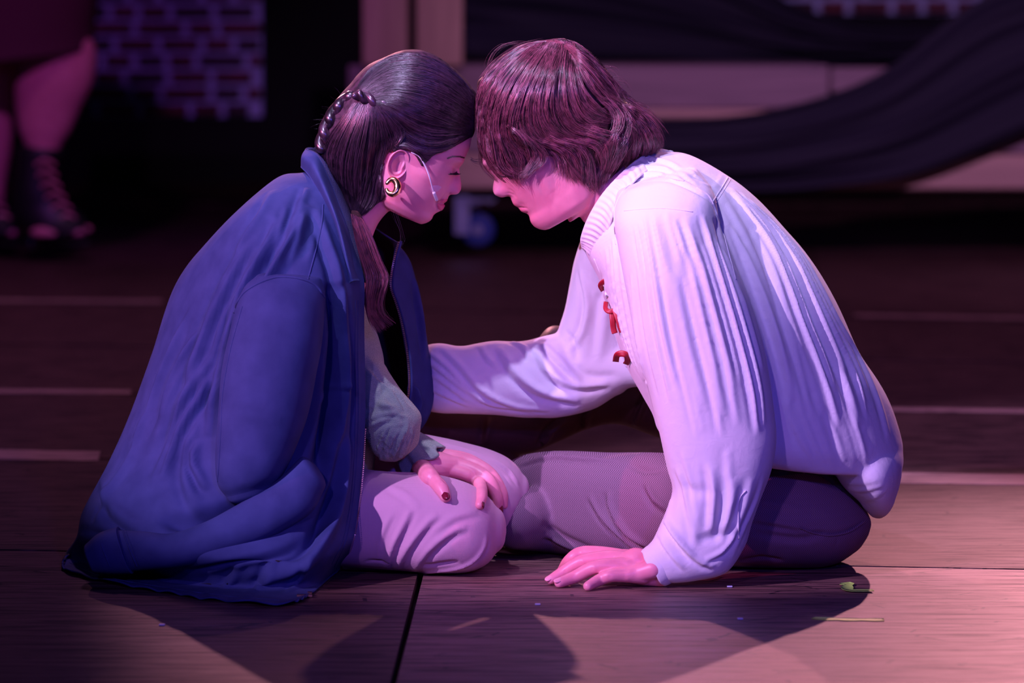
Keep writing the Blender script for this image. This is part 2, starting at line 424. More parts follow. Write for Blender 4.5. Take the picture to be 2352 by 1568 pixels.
def floor_b(dark):
    def f(nt, b):
        c = coords(nt, (1.2, 14, 1)); n = nd(nt, 'ShaderNodeTexNoise', {'Vector': c, 'Scale': 5.0, 'Detail': 8.0, 'Roughness': .65, 'Distortion': .4})
        c2 = coords(nt, (3, 60, 1)); n2 = nd(nt, 'ShaderNodeTexNoise', {'Vector': c2, 'Scale': 5.0, 'Detail': 5.0})
        mx = nd(nt, 'ShaderNodeMath', {0: n2.outputs[0], 1: .45, 2: n.outputs[0]}, operation='MULTIPLY_ADD')
        k = 1 - dark
        cc = ramp(nt, mx.outputs[0], [(.52, (.018 * k, .007 * k, .008 * k)), (.63, (.08 * k, .034 * k, .036 * k)), (.76, (.30 * k, .15 * k, .13 * k))])
        # dark knife scratches and scuffs
        c3 = coords(nt, (2.0, 9.0, 1), (0, 0, .5)); v = nd(nt, 'ShaderNodeTexVoronoi', {'Vector': c3, 'Scale': 3.2, 'Randomness': 1.0}, feature='DISTANCE_TO_EDGE')
        nm = nd(nt, 'ShaderNodeTexNoise', {'Vector': coords(nt, (2, 3, 1)), 'Scale': 4.0, 'Detail': 3.0})
        sc_ = nd(nt, 'ShaderNodeMath', {0: v.outputs[0], 1: .016}, operation='LESS_THAN')
        s2 = nd(nt, 'ShaderNodeMath', {0: nm.outputs[0], 1: .52}, operation='GREATER_THAN')
        s3 = nd(nt, 'ShaderNodeMath', {0: sc_.outputs[0], 1: s2.outputs[0]}, operation='MULTIPLY')
        mixn = nd(nt, 'ShaderNodeMix', data_type='RGBA'); nt.links.new(s3.outputs[0], mixn.inputs[0])
        nt.links.new(cc, mixn.inputs[6]); mixn.inputs[7].default_value = (.02, .01, .012, 1)
        nt.links.new(mixn.outputs[2], b.inputs['Base Color'])
        rr = nd(nt, 'ShaderNodeMapRange', {0: n.outputs[0], 1: .3, 2: .7, 3: .62, 4: .42}); nt.links.new(rr.outputs[0], b.inputs['Roughness'])
        bump(nt, b, mx.outputs[0], .25, .003)
    return f
M['floor'] = mat('stained floor board', (.15, .08, .07), .5, floor_b(.25), Specular_IOR_Level=.42)
M['floord'] = mat('darker floor board', (.12, .06, .06), .5, floor_b(.60), Specular_IOR_Level=.16)
M['edge'] = mat('worn board edge', (.42, .27, .22), .6, lambda nt, b: nt.links.new(ramp(nt, nd(nt, 'ShaderNodeTexNoise', {'Vector': coords(nt, (3, 30, 1)), 'Scale': 4.0, 'Detail': 5.0}).outputs[0], [(.35, (.1, .05, .05)), (.5, (.45, .26, .22))]), b.inputs['Base Color']))
def wood_b(c0, c1, v=True):
    def f(nt, b):
        c = coords(nt, (22, 22, 1) if v else (1, 22, 22)); n = nd(nt, 'ShaderNodeTexNoise', {'Vector': c, 'Scale': 2.0, 'Detail': 6.0, 'Distortion': .8})
        nt.links.new(ramp(nt, n.outputs[0], [(.3, c0), (.7, c1)]), b.inputs['Base Color'])
    return f
M['pine'] = mat('pine timber', (.6, .4, .3), .6, wood_b((.50, .31, .24), (.72, .48, .36)))
M['pineh'] = mat('pine board', (.5, .3, .3), .6, wood_b((.24, .16, .20), (.38, .25, .30), False))
M['pineb'] = mat('pale pine board', (.6, .4, .3), .6, wood_b((.55, .36, .30), (.70, .47, .38), False))
M['mortar'] = mat('painted mortar', (.38, .44, .72), .8)
M['brickr'] = mat('dark red brick', (.19, .035, .045), .8, lambda nt, b: nt.links.new(ramp(nt, nd(nt, 'ShaderNodeTexNoise', {'Vector': coords(nt), 'Scale': 25.0, 'Detail': 3.0}).outputs[0], [(.3, (.06, .010, .02)), (.7, (.17, .025, .04))]), b.inputs['Base Color']))
M['brickd'] = mat('charred brick', (.05, .02, .035), .8)
M['steel'] = mat('zinc steel', (.45, .5, .6), .35, Metallic=.8)
M['rubber'] = mat('blue rubber wheel', (.03, .06, .30), .35)
M['skirt'] = mat('wine red skirt', (.09, .012, .035), .85)
# ------------------------------------------------------------------ setting
def poly(pts, mat_, name, parent, z1=0.0, th=.018, **k):
    P = [FL(x, y) for x, y in pts]; n = len(P)
    V = np.array([[*p[:2], z1] for p in P] + [[*p[:2], z1 - th] for p in P])
    me = bpy.data.meshes.new(name)
    f = [list(range(n)), list(range(2 * n - 1, n - 1, -1))] + [[(i + 1) % n, i, i + n, (i + 1) % n + n] for i in range(n)]
    me.from_pydata(V.tolist(), [], f); me.update(); 
    return link(name, me, mat_, parent, **k)
base = obj('floor', box((0, 3.0, -.05), (16, 22, .06)), M['gap'], kind='structure', smooth=False)
# joints of the stage boards: left end, right end at x = -700 and 3050 px
def yl(y0, y1, x): return y0 + (y1 - y0) * x / 2352
J = [(1262, 1307), (1048, 1100), (899, 946), (790, 832), (692, 738), (560, 560), (470, 470), (400, 400)]
XL, XR = -900, 3250
def row(ja, jb, splits, mats, g=2.2):
    """boards between joint ja (near) and jb (far)"""
    for i in range(len(splits) - 1):
        (a0, a1), (b0, b1) = splits[i], splits[i + 1]   # x at near edge / far edge
        pts = [(a0 + g, yl(*ja, a0) - 1.2), (b0 - g, yl(*ja, b0) - 1.2), (b1 - g, yl(*jb, b1) + 1.2), (a1 + g, yl(*jb, a1) + 1.2)]
        poly(pts, M[mats[i]], 'floor_board', base)
NEAR = (2100, 2100)
for pts, m_ in ([(-900, 2100), (760, 2100), (968, 1281 + 1), (-900, yl(1262, 1307, -900) + 2)], 'floord'), ([(778, 2100), (3250, 2100), (3250, yl(1262, 1307, 3250) + 1.5), (982, 1282)], 'floor'):
    poly(pts, M[m_], 'floor_board', base)
row(J[0], J[1], [(XL, XL), (-300, -260), (1330, 1330), (XR, XR)], ['floord', 'floord', 'floord'])
row(J[1], J[2], [(XL, XL), (610, 640), (2700, 2600), (XR, XR)], ['floord', 'floord', 'floord'])
row(J[2], J[3], [(XL, XL), (-150, -100), (1290, 1280), (XR, XR)], ['floord', 'floord', 'floord'])
row(J[3], J[4], [(XL, XL), (800, 820), (2500, 2430), (XR, XR)], ['floord', 'floord', 'floord'])
row(J[4], J[5], [(XL, XL), (500, 520), (1900, 1860), (XR, XR)], ['floord', 'floord', 'floord'])
row(J[5], J[6], [(XL, XL), (900, 910), (XR, XR)], ['floord', 'floord'])
row(J[6], J[7], [(XL, XL), (1500, 1480), (XR, XR)], ['floord', 'floord'])
def strip(pts_top, pts_bot, name='worn_edge'):
    pts = pts_bot + pts_top[::-1]
    poly(pts, M['edge'], name, base, .0015, .001)
strip([(-400, 1024), (230, 1038)], [(-400, 1046), (225, 1060)]); strip([(2055, 1086), (2900, 1100)], [(2055, 1110), (2900, 1122)])
strip([(-400, 891), (300, 897)], [(-400, 900), (300, 905)]); strip([(2030, 936), (2900, 948)], [(2030, 943), (2900, 956)])
strip([(-400, 684), (372, 690)], [(-400, 690), (372, 696)]); strip([(1960, 722), (2900, 738)], [(1960, 727), (2900, 744)])
wall = obj('wall_back', box((0, 13.2, 3), (16, .1, 6.2)), M['black'], kind='structure', smooth=False)
obj('wall_left', box((-7, 3.5, 3), (.1, 20, 6.2)), M['black'], kind='structure', smooth=False)
obj('wall_right', box((7, 3.5, 3), (.1, 20, 6.2)), M['black'], kind='structure', smooth=False)
# ---- brick flats
def brick_flat(x0, x1, y0, y1, Y, rows, label, seed, rowdefs=None):
    r = random.Random(seed)
    c = W((x0 + x1) / 2, y1, Y)
    t = empty('brick_flat', tuple(c), label=label, cat='stage flat')
    s = (Y + D) / F
    A = W(x0, y1, Y); B = W(x1, y0, Y)
    def loc(v): return v - c
    obj('mortar', (lambda vf: (vf[0] - c, vf[1]))(box((A + B) / 2 + [0, .03, 0], (B[0] - A[0], .05, B[2] - A[2]))), M['mortar'], t, smooth=False)
    for i in range(rows):
        yb = y1 - i * 37.5 - 4; x = x0 - r.uniform(0, 60) + (20 if i % 2 else 0)
        while x < x1 - 8:
            wd = r.choice([58, 62, 66, 92, 108, 60])
            xa = max(x + 8, x0); xb = min(x + wd, x1)
            if xb - xa > 14:
                a = W(xa, yb, Y); b_ = W(xb, yb - 25, Y)
                vf = bevel_box((a + b_) / 2 + [0, -.008 + r.uniform(-.004, .004), 0] - c, (b_[0] - a[0], .035, b_[2] - a[2]), .006)
                obj('brick', vf, M[r.choice(['brickr', 'brickr', 'brickd'])], t, smooth=False)
            x += wd + 8
brick_flat(120, 600, -80, 268, 10.1, 9, 'painted brick wall flat hanging upstage behind the booted leg', 3)
brick_flat(1480, 2290, -150, 32, 10.4, 4, 'brick wall flat at the top right behind the black drape', 5)
# ---- rolling platform at depth Yp
Yp = 7.3
def pbox(x0, y0, x1, y1, Y, th):
    A = W(x0, y1, Y); B = W(x1, y0, Y)
    return A, B
plat = empty('rolling_platform', tuple(FL(1300, 560)), label='timber platform on casters with two upright posts behind the pair', cat='platform')
pc = np.array(plat.location)
def pb(name, x0, y0, x1, y1, Y, th, m_, bev=.006):
    A, B = W(x0, y1, Y), W(x1, y0, Y); c = (A + B) / 2 + [0, th / 2, 0]
    vf = bevel_box(c - pc, (B[0] - A[0], th, B[2] - A[2]), bev)
    return obj(name, vf, M[m_], plat, smooth=False)
pb('post', 833, -200, 936, 152, Yp - .06, .05, 'pine'); pb('post', 956, -200, 1063, 152, Yp - .04, .05, 'pine')
pb('top_board', 800, 150, 1905, 250, Yp, .03, 'pineh'); pb('edge_trim', 800, 252, 1905, 272, Yp - .01, .04, 'pineb')
pb('top_board', 1908, 155, 2120, 212, Yp + .15, .04, 'pineh')
pb('side_board', 960, 276, 2480, 352, Yp + .02, .03, 'pineh'); pb('side_board', 960, 355, 2480, 434, Yp + .01, .03, 'pineb')
deck = box(np.array([0, 0, 0]), (1, 1, 1))
A = W(1905, 152, Yp + .05); B = W(820, 152, Yp + .05)
obj('deck', box(((A + B) / 2 + [0, .6, -.012]) - pc, (A[0] - B[0], 1.15, .02)), M['pineh'], plat, smooth=False)
def caster(px, pyw):
    c = W(px, pyw, Yp + .1) - pc
    r = .058
    th = np.linspace(0, 2 * np.pi, 25)[:-1]
    def disc(rad, y0, y1, cc):
        R = np.array([[cc + [rad_ * math.cos(a), yy, rad_ * math.sin(a)] for a in th] for rad_, yy in ((rad * .82, y0), (rad, y0 + .006), (rad, y1 - .006), (rad * .82, y1))])
        return rings_mesh(R, 0, 0)
    hub = obj('caster', join(box(c + [-.0, 0, .105], (.12, .1, .008)), box(c + [-.055, -.03, .05], (.05, .004, .13)), box(c + [-.055, .03, .05], (.05, .004, .13)),
                       box(c + [-.03, 0, .095], (.07, .06, .012))), M['steel'], plat, smooth=False)
    w_ = obj('wheel', disc(r, -.022, .022, c), M['rubber'], hub); 
    obj('axle', disc(.018, -.036, .036, c), M['steel'], hub)
    for dx, dz in ((-.045, .10), (.04, .10), (-.05, .02)): obj('bolt', disc(.008, -.05, -.034, c + [dx, 0, dz]), M['steel'], hub)
caster(1098, 527)
# ---- black drape swagged across the platform
def drape(top, bot, Y, label, n=70, m=40, amp=.035):
    T = arc(top, n); Bm = arc(bot, n); g = []
    for i in range(m):
        s = i / (m - 1); q = T * (1 - s) + Bm * s
        u = np.linspace(0, 1, n)
        yy = Y - .03 * math.sin(s * math.pi) + amp * (.5 * np.sin(s * 17 + 2.0 * np.sin(u * 5)) + .35 * np.sin(s * 29 + 4 * u + 1.5 * np.sin(u * 7 + 1)) * np.clip(np.sin(u * 6 + s * 4), 0, 1) + .2 * np.sin(s * 47 - 3 * u))
        g.append(W(q[:, 0], q[:, 1], yy))
    V = np.array(g).reshape(-1, 3); Fc = gridfaces(m, n)
    V, Fc = solidify(V, Fc, m, n, .004)
    return V, Fc
M['drape'] = mat('black drape', (.012, .010, .030), .8)
obj('drape', drape([(2900, -260), (2420, -60), (2240, 5), (2010, 175), (1760, 255), (1520, 273), (1330, 268), (1200, 262)],
                   [(3000, 60), (2500, 235), (2352, 310), (2110, 400), (1900, 432), (1700, 445), (1400, 440), (1200, 436)], Yp - .09, ''),
    M['drape'], label='black drape swagged across the front of the platform at the right', cat='drape')
obj('drape', drape([(1065, -300), (1300, -310), (1600, -300), (1900, -280), (2200, -300)], [(1065, 150), (1300, 150), (1480, 150), (1660, 150), (2060, 150)], Yp + 2.2, '', amp=.05),
    M['drape'], label='black curtain hanging behind the platform between the posts and the bricks', cat='drape') if False else None
obj('drape', drape([(1060, -260), (1300, -240), (1600, -120), (1850, 20), (2100, 60), (2300, 20)], [(1060, 120), (1300, 145), (1500, 146), (1700, 146), (1950, 146), (2200, 140)], Yp + 1.9, '', amp=.06),
    M['drape'], label='black curtain gathered in folds above the platform behind the brown-haired head', cat='drape')
# ------------------------------------------------------------------ heads
def clipmax(poly, b):
    best = None
    for (a0, b0), (a1, b1) in zip(poly[:-1], poly[1:]):
        if (b0 - b) * (b1 - b) <= 0 and b0 != b1:
            a = a0 + (a1 - a0) * (b - b0) / (b1 - b0)
            best = a if best is None else max(best, a)
    return best
class Frame:
    def __init__(s, O, up, sign, Yc):
        up = np.array(up, float); s.u = up / np.linalg.norm(up); s.f = np.array([-s.u[1], s.u[0]]) * 1.0
        if s.f[0] * sign < 0: s.f = -s.f
        s.O = np.array(O, float); s.Y = Yc
    def ab(s, p): d = np.array(p, float) - s.O; return float(d @ s.f), float(d @ s.u)
    def P(s, a, b, c):
        a, b, c = np.broadcast_arrays(np.asarray(a, float), np.asarray(b, float), np.asarray(c, float))
        q = s.O + a[..., None] * s.f + b[..., None] * s.u
        w_ = W(q[..., 0], q[..., 1], s.Y); w_[..., 1] -= c * PX
        return w_
def head(fr, profile, rows, feat, nb=150, na=180):
    """profile: midline face outline in pixels (crown to under the chin); rows: (b, centre a, back a, half width, exponent); feat: face measures"""
    poly_ = [fr.ab(p) for p in profile]
    rows = sorted(rows); R = np.array(rows, float)
    bmin, bmax = R[0, 0], R[-1, 0]
    bs = np.concatenate([np.linspace(bmin, feat['brow'] + 30, int(nb * .7)), np.linspace(feat['brow'] + 30, bmax, int(nb * .3) + 1)[1:]])
    th = np.linspace(-np.pi, np.pi, na, endpoint=False)
    th = th - .35 * np.sin(th) * 1.0      # denser towards the face
    out = []
    nas, sub, dip = feat['nasion'], feat['subnasale'], feat['dip']
    for b in bs:
        ac, ab_, w_, p = [np.interp(b, R[:, 0], R[:, k]) for k in (1, 2, 3, 4)]
        af = clipmax(poly_, b)
        if af is None: af = ac + 30
        base = af
        if sub[1] <= b <= nas[1]: base = np.interp(b, [sub[1], nas[1]], [sub[0], nas[0]])
        elif dip[1] <= b <= sub[1]: base = np.interp(b, [dip[1], sub[1]], [dip[0], sub[0]])
        ex = af - base; base -= 2
        ex += 2
        A = base - ac; Bk = ac - ab_
        ct, st = np.cos(th), np.sin(th)
        pe = np.where(ct > 0, p, 2.0)
        x = np.where(ct > 0, A, Bk) * np.sign(ct) * np.abs(ct) ** (2 / pe); c = w_ * np.sign(st) * np.abs(st) ** (2 / pe)
        a = ac + x; fr_ = ct > 0; ca = np.abs(c)
        if sub[1] - 6 <= b <= nas[1] + 20:
            t = np.clip((nas[1] - b) / (nas[1] - feat['tip']), 0, 1)
            sg = 9 + 7 * t + (7 if b < feat['tip'] + 8 else 7 * max(0, 1 - (b - feat['tip'] - 8) / 14))
            a = a + fr_ * ex * np.exp(-(ca / sg) ** (2 + t))
            # wings of the nose
            wg = math.exp(-((b - feat['tip'] + 6) / 9) ** 2)
            a = a + fr_ * 9 * wg * np.exp(-((ca - 19) / 8) ** 2)
        elif dip[1] <= b < sub[1] - 6:
            sg = feat.get('lipw', 30)
            a = a + fr_ * ex * np.exp(-(ca / sg) ** 2.6)
        # eye socket, lid, brow, cheek bone, mouth corner
        e = feat['eye']; g = lambda c0, b0, s1, s2: np.exp(-((ca - c0) / s1) ** 2 - ((b - b0) / s2) ** 2)
        a = a + fr_ * (-8 * g(42, e + 4, 20, 15) + 9 * g(46, e, 13, 10) + 3.5 * g(40, feat['brow'], 24, 8)
                       - 2.5 * g(30, feat['lip'], 8, 9) + 4 * g(24, feat['lip'] - 40, 20, 14))
        c = c * (1 + fr_ * .05 * np.exp(-((x - A * .55) / 30) ** 2 - ((b - (e - 36)) / 16) ** 2))
        out.append(fr.P(a, np.full(na, b), c))
    return rings_mesh(np.array(out), .25, .4)
def ear(fr, a, b, c, ra, rb, tilt, flare=.35):
    """ear with rolled rim, inner fold, hollow and lobe"""
    n, m = 56, 26; th = np.linspace(0, 2 * np.pi, n, endpoint=False); g = []
    for i in range(m):
        r = i / (m - 1) * 1.0
        Rr = 1 + .10 * np.cos(th - 2.2) - .16 * np.exp(-((((th + 2.2 + np.pi) % (2 * np.pi)) - np.pi) / .8) ** 2)
        x = ra * r * Rr * np.cos(th); y = rb * r * Rr * np.sin(th)
        lob = np.exp(-((((th + 1.75 + np.pi) % (2 * np.pi)) - np.pi) / .75) ** 2)
        frn = np.exp(-((((th - .15 + np.pi) % (2 * np.pi)) - np.pi) / .5) ** 2)
        rim = 7.5 * np.exp(-((r - .90) / .09) ** 2) * (1 - .8 * lob) * (1 - .9 * frn)
        anti = 3.5 * np.exp(-((r - .60) / .11) ** 2) * np.clip(.4 + .6 * -np.cos(th - .3), 0, 1) * (1 - lob) * (1 - frn)
        hol = -9 * np.exp(-(np.hypot(r * np.cos(th) - .05, r * np.sin(th) + .12) / .40) ** 2.5) - 3 * np.exp(-((r - .75) / .07) ** 2)
        tr = 6 * np.exp(-((r - .45) / .15) ** 2) * frn
        z = 6 + rim + anti + hol + tr + 2 * lob * r - 7 * max(0, (r - .9) / .1) ** 2
        z = z + flare * (-x)                # rear edge stands away from the head
        g.append(np.stack([x, y, z], -1))
    g = np.array(g); g[0] = g[0].mean(0)
    ct, st = math.cos(tilt), math.sin(tilt)
    G = fr.P(a + g[..., 0] * ct - g[..., 1] * st, b + g[..., 0] * st + g[..., 1] * ct, c + g[..., 2])
    back = fr.P(a + .8 * g[-1, :, 0] * ct - .8 * g[-1, :, 1] * st + 6, b + .8 * g[-1, :, 0] * st + .8 * g[-1, :, 1] * ct, np.full(n, c - 8.0))
    A = np.concatenate([G, back[None]])
    V = A.reshape(-1, 3); V = np.vstack([V, back.mean(0)]); Fc = gridfaces(m + 1, n, True)
    j = np.arange(n); f = np.stack([np.full(n, len(V) - 1), m * n + j, m * n + (j + 1) % n, m * n + (j + 1) % n], -1)
    return V, np.vstack([Fc, f])
def finger(pts, r, tipr=None, n=14):
    P = np.array([p for p in pts], float); k = len(P)
    rr = np.array(r, float)
    return tube(P, rr, n, m=30, cap=.9)
# ------------------------------------------------------------------ strands
def strands(name, tree, groups, mat_, parent, Yc, fb, seed=1, mirror=True, seg=11, kind='stuff', wave=0.0):
    """groups: (guideA, guideB, count, radius mm, lift mm, clump count, jitter px)"""
    r = np.random.default_rng(seed); VV = []; FF = []; off = 0
    for gi, (A, B, cnt, rad, lift, ncl, jit) in enumerate(groups):
        K = 24; a = arc(np.array(A, float), K); b = arc(np.array(B, float), K)
        # depth of the two-parameter sheet, sampled once on a coarse grid
        S = 15; Yg = np.full((S, K), np.nan)
        for i in range(S):
            q = a * (1 - i / (S - 1)) + b * (i / (S - 1))
            for j in range(K):
                h_ = hit(tree, *q[j])
                if h_ is not None: Yg[i, j] = h_[0].y
            kn = ~np.isnan(Yg[i])
            if kn.any():
                x_ = np.arange(K); Yg[i] = np.interp(x_, x_[kn], Yg[i][kn])
        if np.isnan(Yg).any():
            Yg = np.where(np.isnan(Yg), np.nanmean(Yg) if (~np.isnan(Yg)).any() else fb, Yg)
        t = r.uniform(0, 1, cnt); cl = (np.floor(t * ncl) + .5) / ncl + r.normal(0, .12 / ncl, cnt)
        s = np.linspace(0, 1, seg)
        s0 = r.uniform(0, .12, cnt); s1 = 1 - r.uniform(0, .22, cnt) ** 1.2
        ss = s0[:, None] + (s1 - s0)[:, None] * s[None]
        tt = t[:, None] + (cl - t)[:, None] * (.65 * ss ** 1.2)
        tt = np.clip(tt + .018 * np.sin(ss * r.uniform(3, 9, cnt)[:, None] + r.uniform(0, 6, cnt)[:, None]), 0, 1)
        ks = ss * (K - 1); k0 = np.minimum(ks.astype(int), K - 2); kf = ks - k0
        pa = a[k0] * (1 - kf)[..., None] + a[k0 + 1] * kf[..., None]; pb_ = b[k0] * (1 - kf)[..., None] + b[k0 + 1] * kf[..., None]
        p = pa * (1 - tt)[..., None] + pb_ * tt[..., None]
        nrm = r.normal(0, 1, (cnt, 1, 2)) * jit * (.35 + .65 * ss[..., None])
        if wave:
            cw = (t * ncl).astype(int); phs = r.uniform(0, 6.28, ncl + 1)[cw][:, None]; fq = r.uniform(5, 9, ncl + 1)[cw][:, None]; dq = np.gradient(p, axis=1); dq = np.stack([-dq[..., 1], dq[..., 0]], -1); dq /= np.linalg.norm(dq, axis=2)[..., None] + 1e-9
            p = p + dq * (wave * ss * np.sin(ss * fq + phs))[..., None]
        p = p + nrm
        ti = tt * (S - 1); i0 = np.minimum(ti.astype(int), S - 2); i_f = ti - i0
        def G(i, k): return Yg[i, k]
        Y = (G(i0, k0) * (1 - kf) + G(i0, k0 + 1) * kf) * (1 - i_f) + (G(i0 + 1, k0) * (1 - kf) + G(i0 + 1, k0 + 1) * kf) * i_f
        cid = (t * ncl).astype(int); cb = r.uniform(0, 1, ncl + 1)
        hgt = (lift * .001) * (.25 + .75 * cb[cid]) * r.uniform(.3, 1, cnt)
        Y = Y - hgt[:, None] * np.sin(np.clip(ss * 1.15, 0, 1) * np.pi / 1.15) ** .7 - .0004
        C = W(p[..., 0], p[..., 1], Y)
        T = np.gradient(C, axis=1); T /= np.linalg.norm(T, axis=2)[..., None] + 1e-12
        U = np.cross(T, [0, 1., 0]); U /= np.linalg.norm(U, axis=2)[..., None] + 1e-9; Vn = np.cross(T, U)
        rr = rad * .001 * (r.uniform(.6, 1.2, cnt)[:, None]) * np.sqrt(np.clip(1.02 - s[None] ** 2.2, .02, 1))
        for sd in ((0,) if not mirror else (0, 1)):
            use = slice(None) if sd == 0 else slice(0, cnt // 3)
            Cc = C[use].copy(); m_ = len(Cc)
            rg = []
            for ang in (0.3, 2.39, 4.48):
                v = Cc + rr[use][..., None] * (U[use] * math.cos(ang) + Vn[use] * math.sin(ang))
                rg.append(v)
            R = np.stack(rg, 2)            # cnt, seg, 3, xyz
            if sd: R = R.copy(); R[..., 1] = 2 * Yc - R[..., 1]
            VV.append(R.reshape(-1, 3))
            bse = (np.arange(m_) * seg * 3)[:, None, None]
            ii = (np.arange(seg - 1) * 3)[None, :, None]; jj = np.arange(3)[None, None]; j2 = (jj + 1) % 3
            f = np.stack(np.broadcast_arrays(bse + ii + jj, bse + ii + j2, bse + ii + 3 + j2, bse + ii + 3 + jj), -1).reshape(-1, 4)
            if sd: f = f[:, ::-1]
            FF.append(f + off); off += m_ * seg * 3
    return obj(name, (np.vstack(VV), np.vstack(FF)), mat_, parent, kind=kind)
def attach(o, root):
    """parent a mesh written in world coordinates to its root"""
    o.parent = root; o.matrix_parent_inverse = root.matrix_world.inverted() if False else o.matrix_parent_inverse
    o.location = -root.location if False else o.location
HI = np.array
# ================================================================== THE WOMAN
YW = 0.0
woman = empty('person', (0, 0, 0), label='person with dark half-braided hair kneeling under a navy jacket, one hand on the knee', cat='person')
fw = Frame((925, 380), (.455, -.89), 1, YW)
wprof = [(953, 135), (985, 140), (1020, 155), (1050, 180), (1074, 215), (1086, 250), (1088, 285), (1086, 312), (1082, 338), (1074, 355), (1066, 372), (1055, 386), (1056, 398), (1058, 410), (1060, 423),
         (1059, 436), (1053, 444), (1046, 447), (1034, 446), (1030, 451), (1029, 457), (1024, 463), (1017, 466.5), (1021, 471), (1018, 479), (1011, 485), (1000, 489),
         (996, 494), (994, 502), (988, 509), (981, 513), (972, 515.5), (965, 516)]
wrows = [(-103, 40, 0, 36, 1.8), (-98, 26, -18, 56, 1.75), (-85, 14, -34, 72, 1.75), (-60, 4, -60, 82, 1.9), (-20, -4, -95, 89, 2.1), (20, -10, -125, 94, 2.2), (60, -14, -142, 100, 2.4),
         (110, -18, -146, 104, 2.3), (160, -22, -136, 95, 2.0), (200, -22, -108, 74, 2.0), (225, -20, -70, 40, 2.0)]
wfeat = dict(nasion=(fw.ab((1055, 386))[0] - 1, 54), subnasale=(fw.ab((1030, 451))[0], -15), dip=(fw.ab((997, 493))[0], -66), tip=10, eye=42, brow=72, lip=-35, lipw=27)
hv = head(fw, wprof, wrows, wfeat)
neck = tube([W(905, 400, 0), W(862, 428, 0), W(815, 478, 0), W(785, 540, 0), W(760, 620, 0)], [.040, .0415, .043, .048, .07], 40)
chest = loft([(715, 480, 822, 560, 0, .07), (640, 520, 835, 640, 0, .15), (560, 640, 838, 760, 0, .155)], 20, 40)
wh, wf = remesh(join(hv, neck, chest), .0019, 3, .5)
wear = ear(fw, *fw.ab((917, 377)), 91, 25, 38, .06)
def P(f, a, b, c): return f.P(a, b, c)
wh = sculpt(wh, wf, [([(1000, 500), (1004, 492)], 5, -.2), ([(1035, 402), (1046, 398)], 4, -1.0, 's'),
                     ([(1021, 442), (1018, 452), (1008, 468)], 6, -1.2), ([(1003, 458), (1000, 470), (1006, 481)], 5, -1.0), ([(1030, 446), (1036, 443)], 3, -2.0)])
whand_parts = []
woman_body = (wh, wf)
# trousers first: the hand rests on them
near = loft([(520, 1010, 520, 1250, -.03, .10), (700, 1050, 700, 1290, -.06, .095), (860, 1082, 860, 1302, -.085, .09), (980, 1088, 980, 1312, -.095, .09), (1070, 1110, 1070, 1312, -.10, .085), (1118, 1140, 1118, 1294, -.10, .07), (1142, 1168, 1142, 1265, -.10, .045)], 60, 60, 2.3, cap1=.35)
far = loft([(520, 960, 520, 1200, .12, .1), (760, 975, 760, 1200, .11, .09), (960, 996, 960, 1225, .09, .085), (1080, 1020, 1080, 1230, .08, .08), (1150, 1044, 1150, 1236, .07, .072), (1185, 1068, 1185, 1205, .07, .055), (1202, 1092, 1202, 1175, .07, .035)], 60, 60, 2.3, cap1=.3)
shinn = tube([W(1075, 1248, -.07), W(950, 1268, -.05), W(800, 1262, -.04), (W(560, 1255, -.02))], [.042, .04, .045, .04], 30)
shinf = tube([W(1120, 1170, .1), W(950, 1190, .15), W(700, 1180, .2)], [.05, .048, .05], 30)
hips = ellipsoid(W(480, 1130, .03), .16, .19, .125, 40)
wt, wtf = remesh(join(near, far, shinn, shinf, hips), .0032, 6, .5)
tw = bvh(wt, wtf)
st = [([(893, 1306), (905, 1260), (935, 1200), (948, 1170)], 13, 5, 'f'), ([(915, 1308), (940, 1262), (985, 1205), (1010, 1185)], 14, 5, 'f'), ([(955, 1312), (985, 1270), (1040, 1225), (1075, 1215)], 15, 5, 'f'),
      ([(962, 1316), (1000, 1312), (1050, 1306), (1090, 1290), (1115, 1258), (1120, 1230)], 10, 5, 'f'), ([(970, 1302), (1010, 1296), (1055, 1290)], 9, -5), ([(1130, 1055), (1165, 1080), (1190, 1115)], 9, 3, 'f'),
      ([(1156, 1235), (1175, 1215), (1200, 1170)], 8, -3), ([(1000, 1015), (1060, 1030), (1120, 1052)], 10, 2, 'f'), ([(840, 1290), (860, 1286), (893, 1292)], 6, -3),
      ([(890, 1120), (930, 1140), (960, 1170)], 16, 2, 'f'), ([(1000, 1225), (1050, 1190), (1100, 1180)], 16, 2.2, 'f'), ([(870, 1290), (880, 1230), (905, 1180)], 10, 2, 'f')]
wt = sculpt(wt, wtf, st, tw); wt = wrinkle(wt, normals(wt, wtf), 32, .9, seed=3)
wt = lap(wt, wtf, 1, .4)
obj('trousers', (wt, wtf), M['pink'], woman)
tw = bvh(wt, wtf)
# the hand on the knee
def rest(px, py, r, extra=0.0, tree=tw):
    h_, _ = hit(tree, px, py); return W(px, py, h_.y - r - extra)
r_ = .0085
wrist = rest(962, 1060, .02); palm0 = rest(985, 1068, .018)
def chain(tree, pts, lifts, r):
    out = []
    for (x, y), l in zip(pts, lifts):
        h_ = hit(tree, x, y); out.append(W(x, y, h_[0].y - l))
    return out
hand = []
ix = chain(tw, [(975, 1064), (1038, 1080), (1072, 1090), (1099, 1108), (1107, 1136), (1102, 1160)], [.016, .016, .018, .020, .013, .0085], 0)
md = chain(tw, [(985, 1052), (1058, 1070), (1094, 1082), (1124, 1105), (1141, 1138), (1145, 1166)], [.010, .013, .016, .018, .012, .008], 0)
th_ = chain(tw, [(965, 1072), (985, 1092), (999, 1104), (1014, 1122), (1024, 1142)], [.017, .016, .014, .011, .008], 0)
rg = [md[0] + [-.002, .012, .004]] + [p + np.array([.004, .016, .007]) for p in md[1:4]] + [md[4] + [.008, .014, .004], md[5] + [.008, .012, .002]]
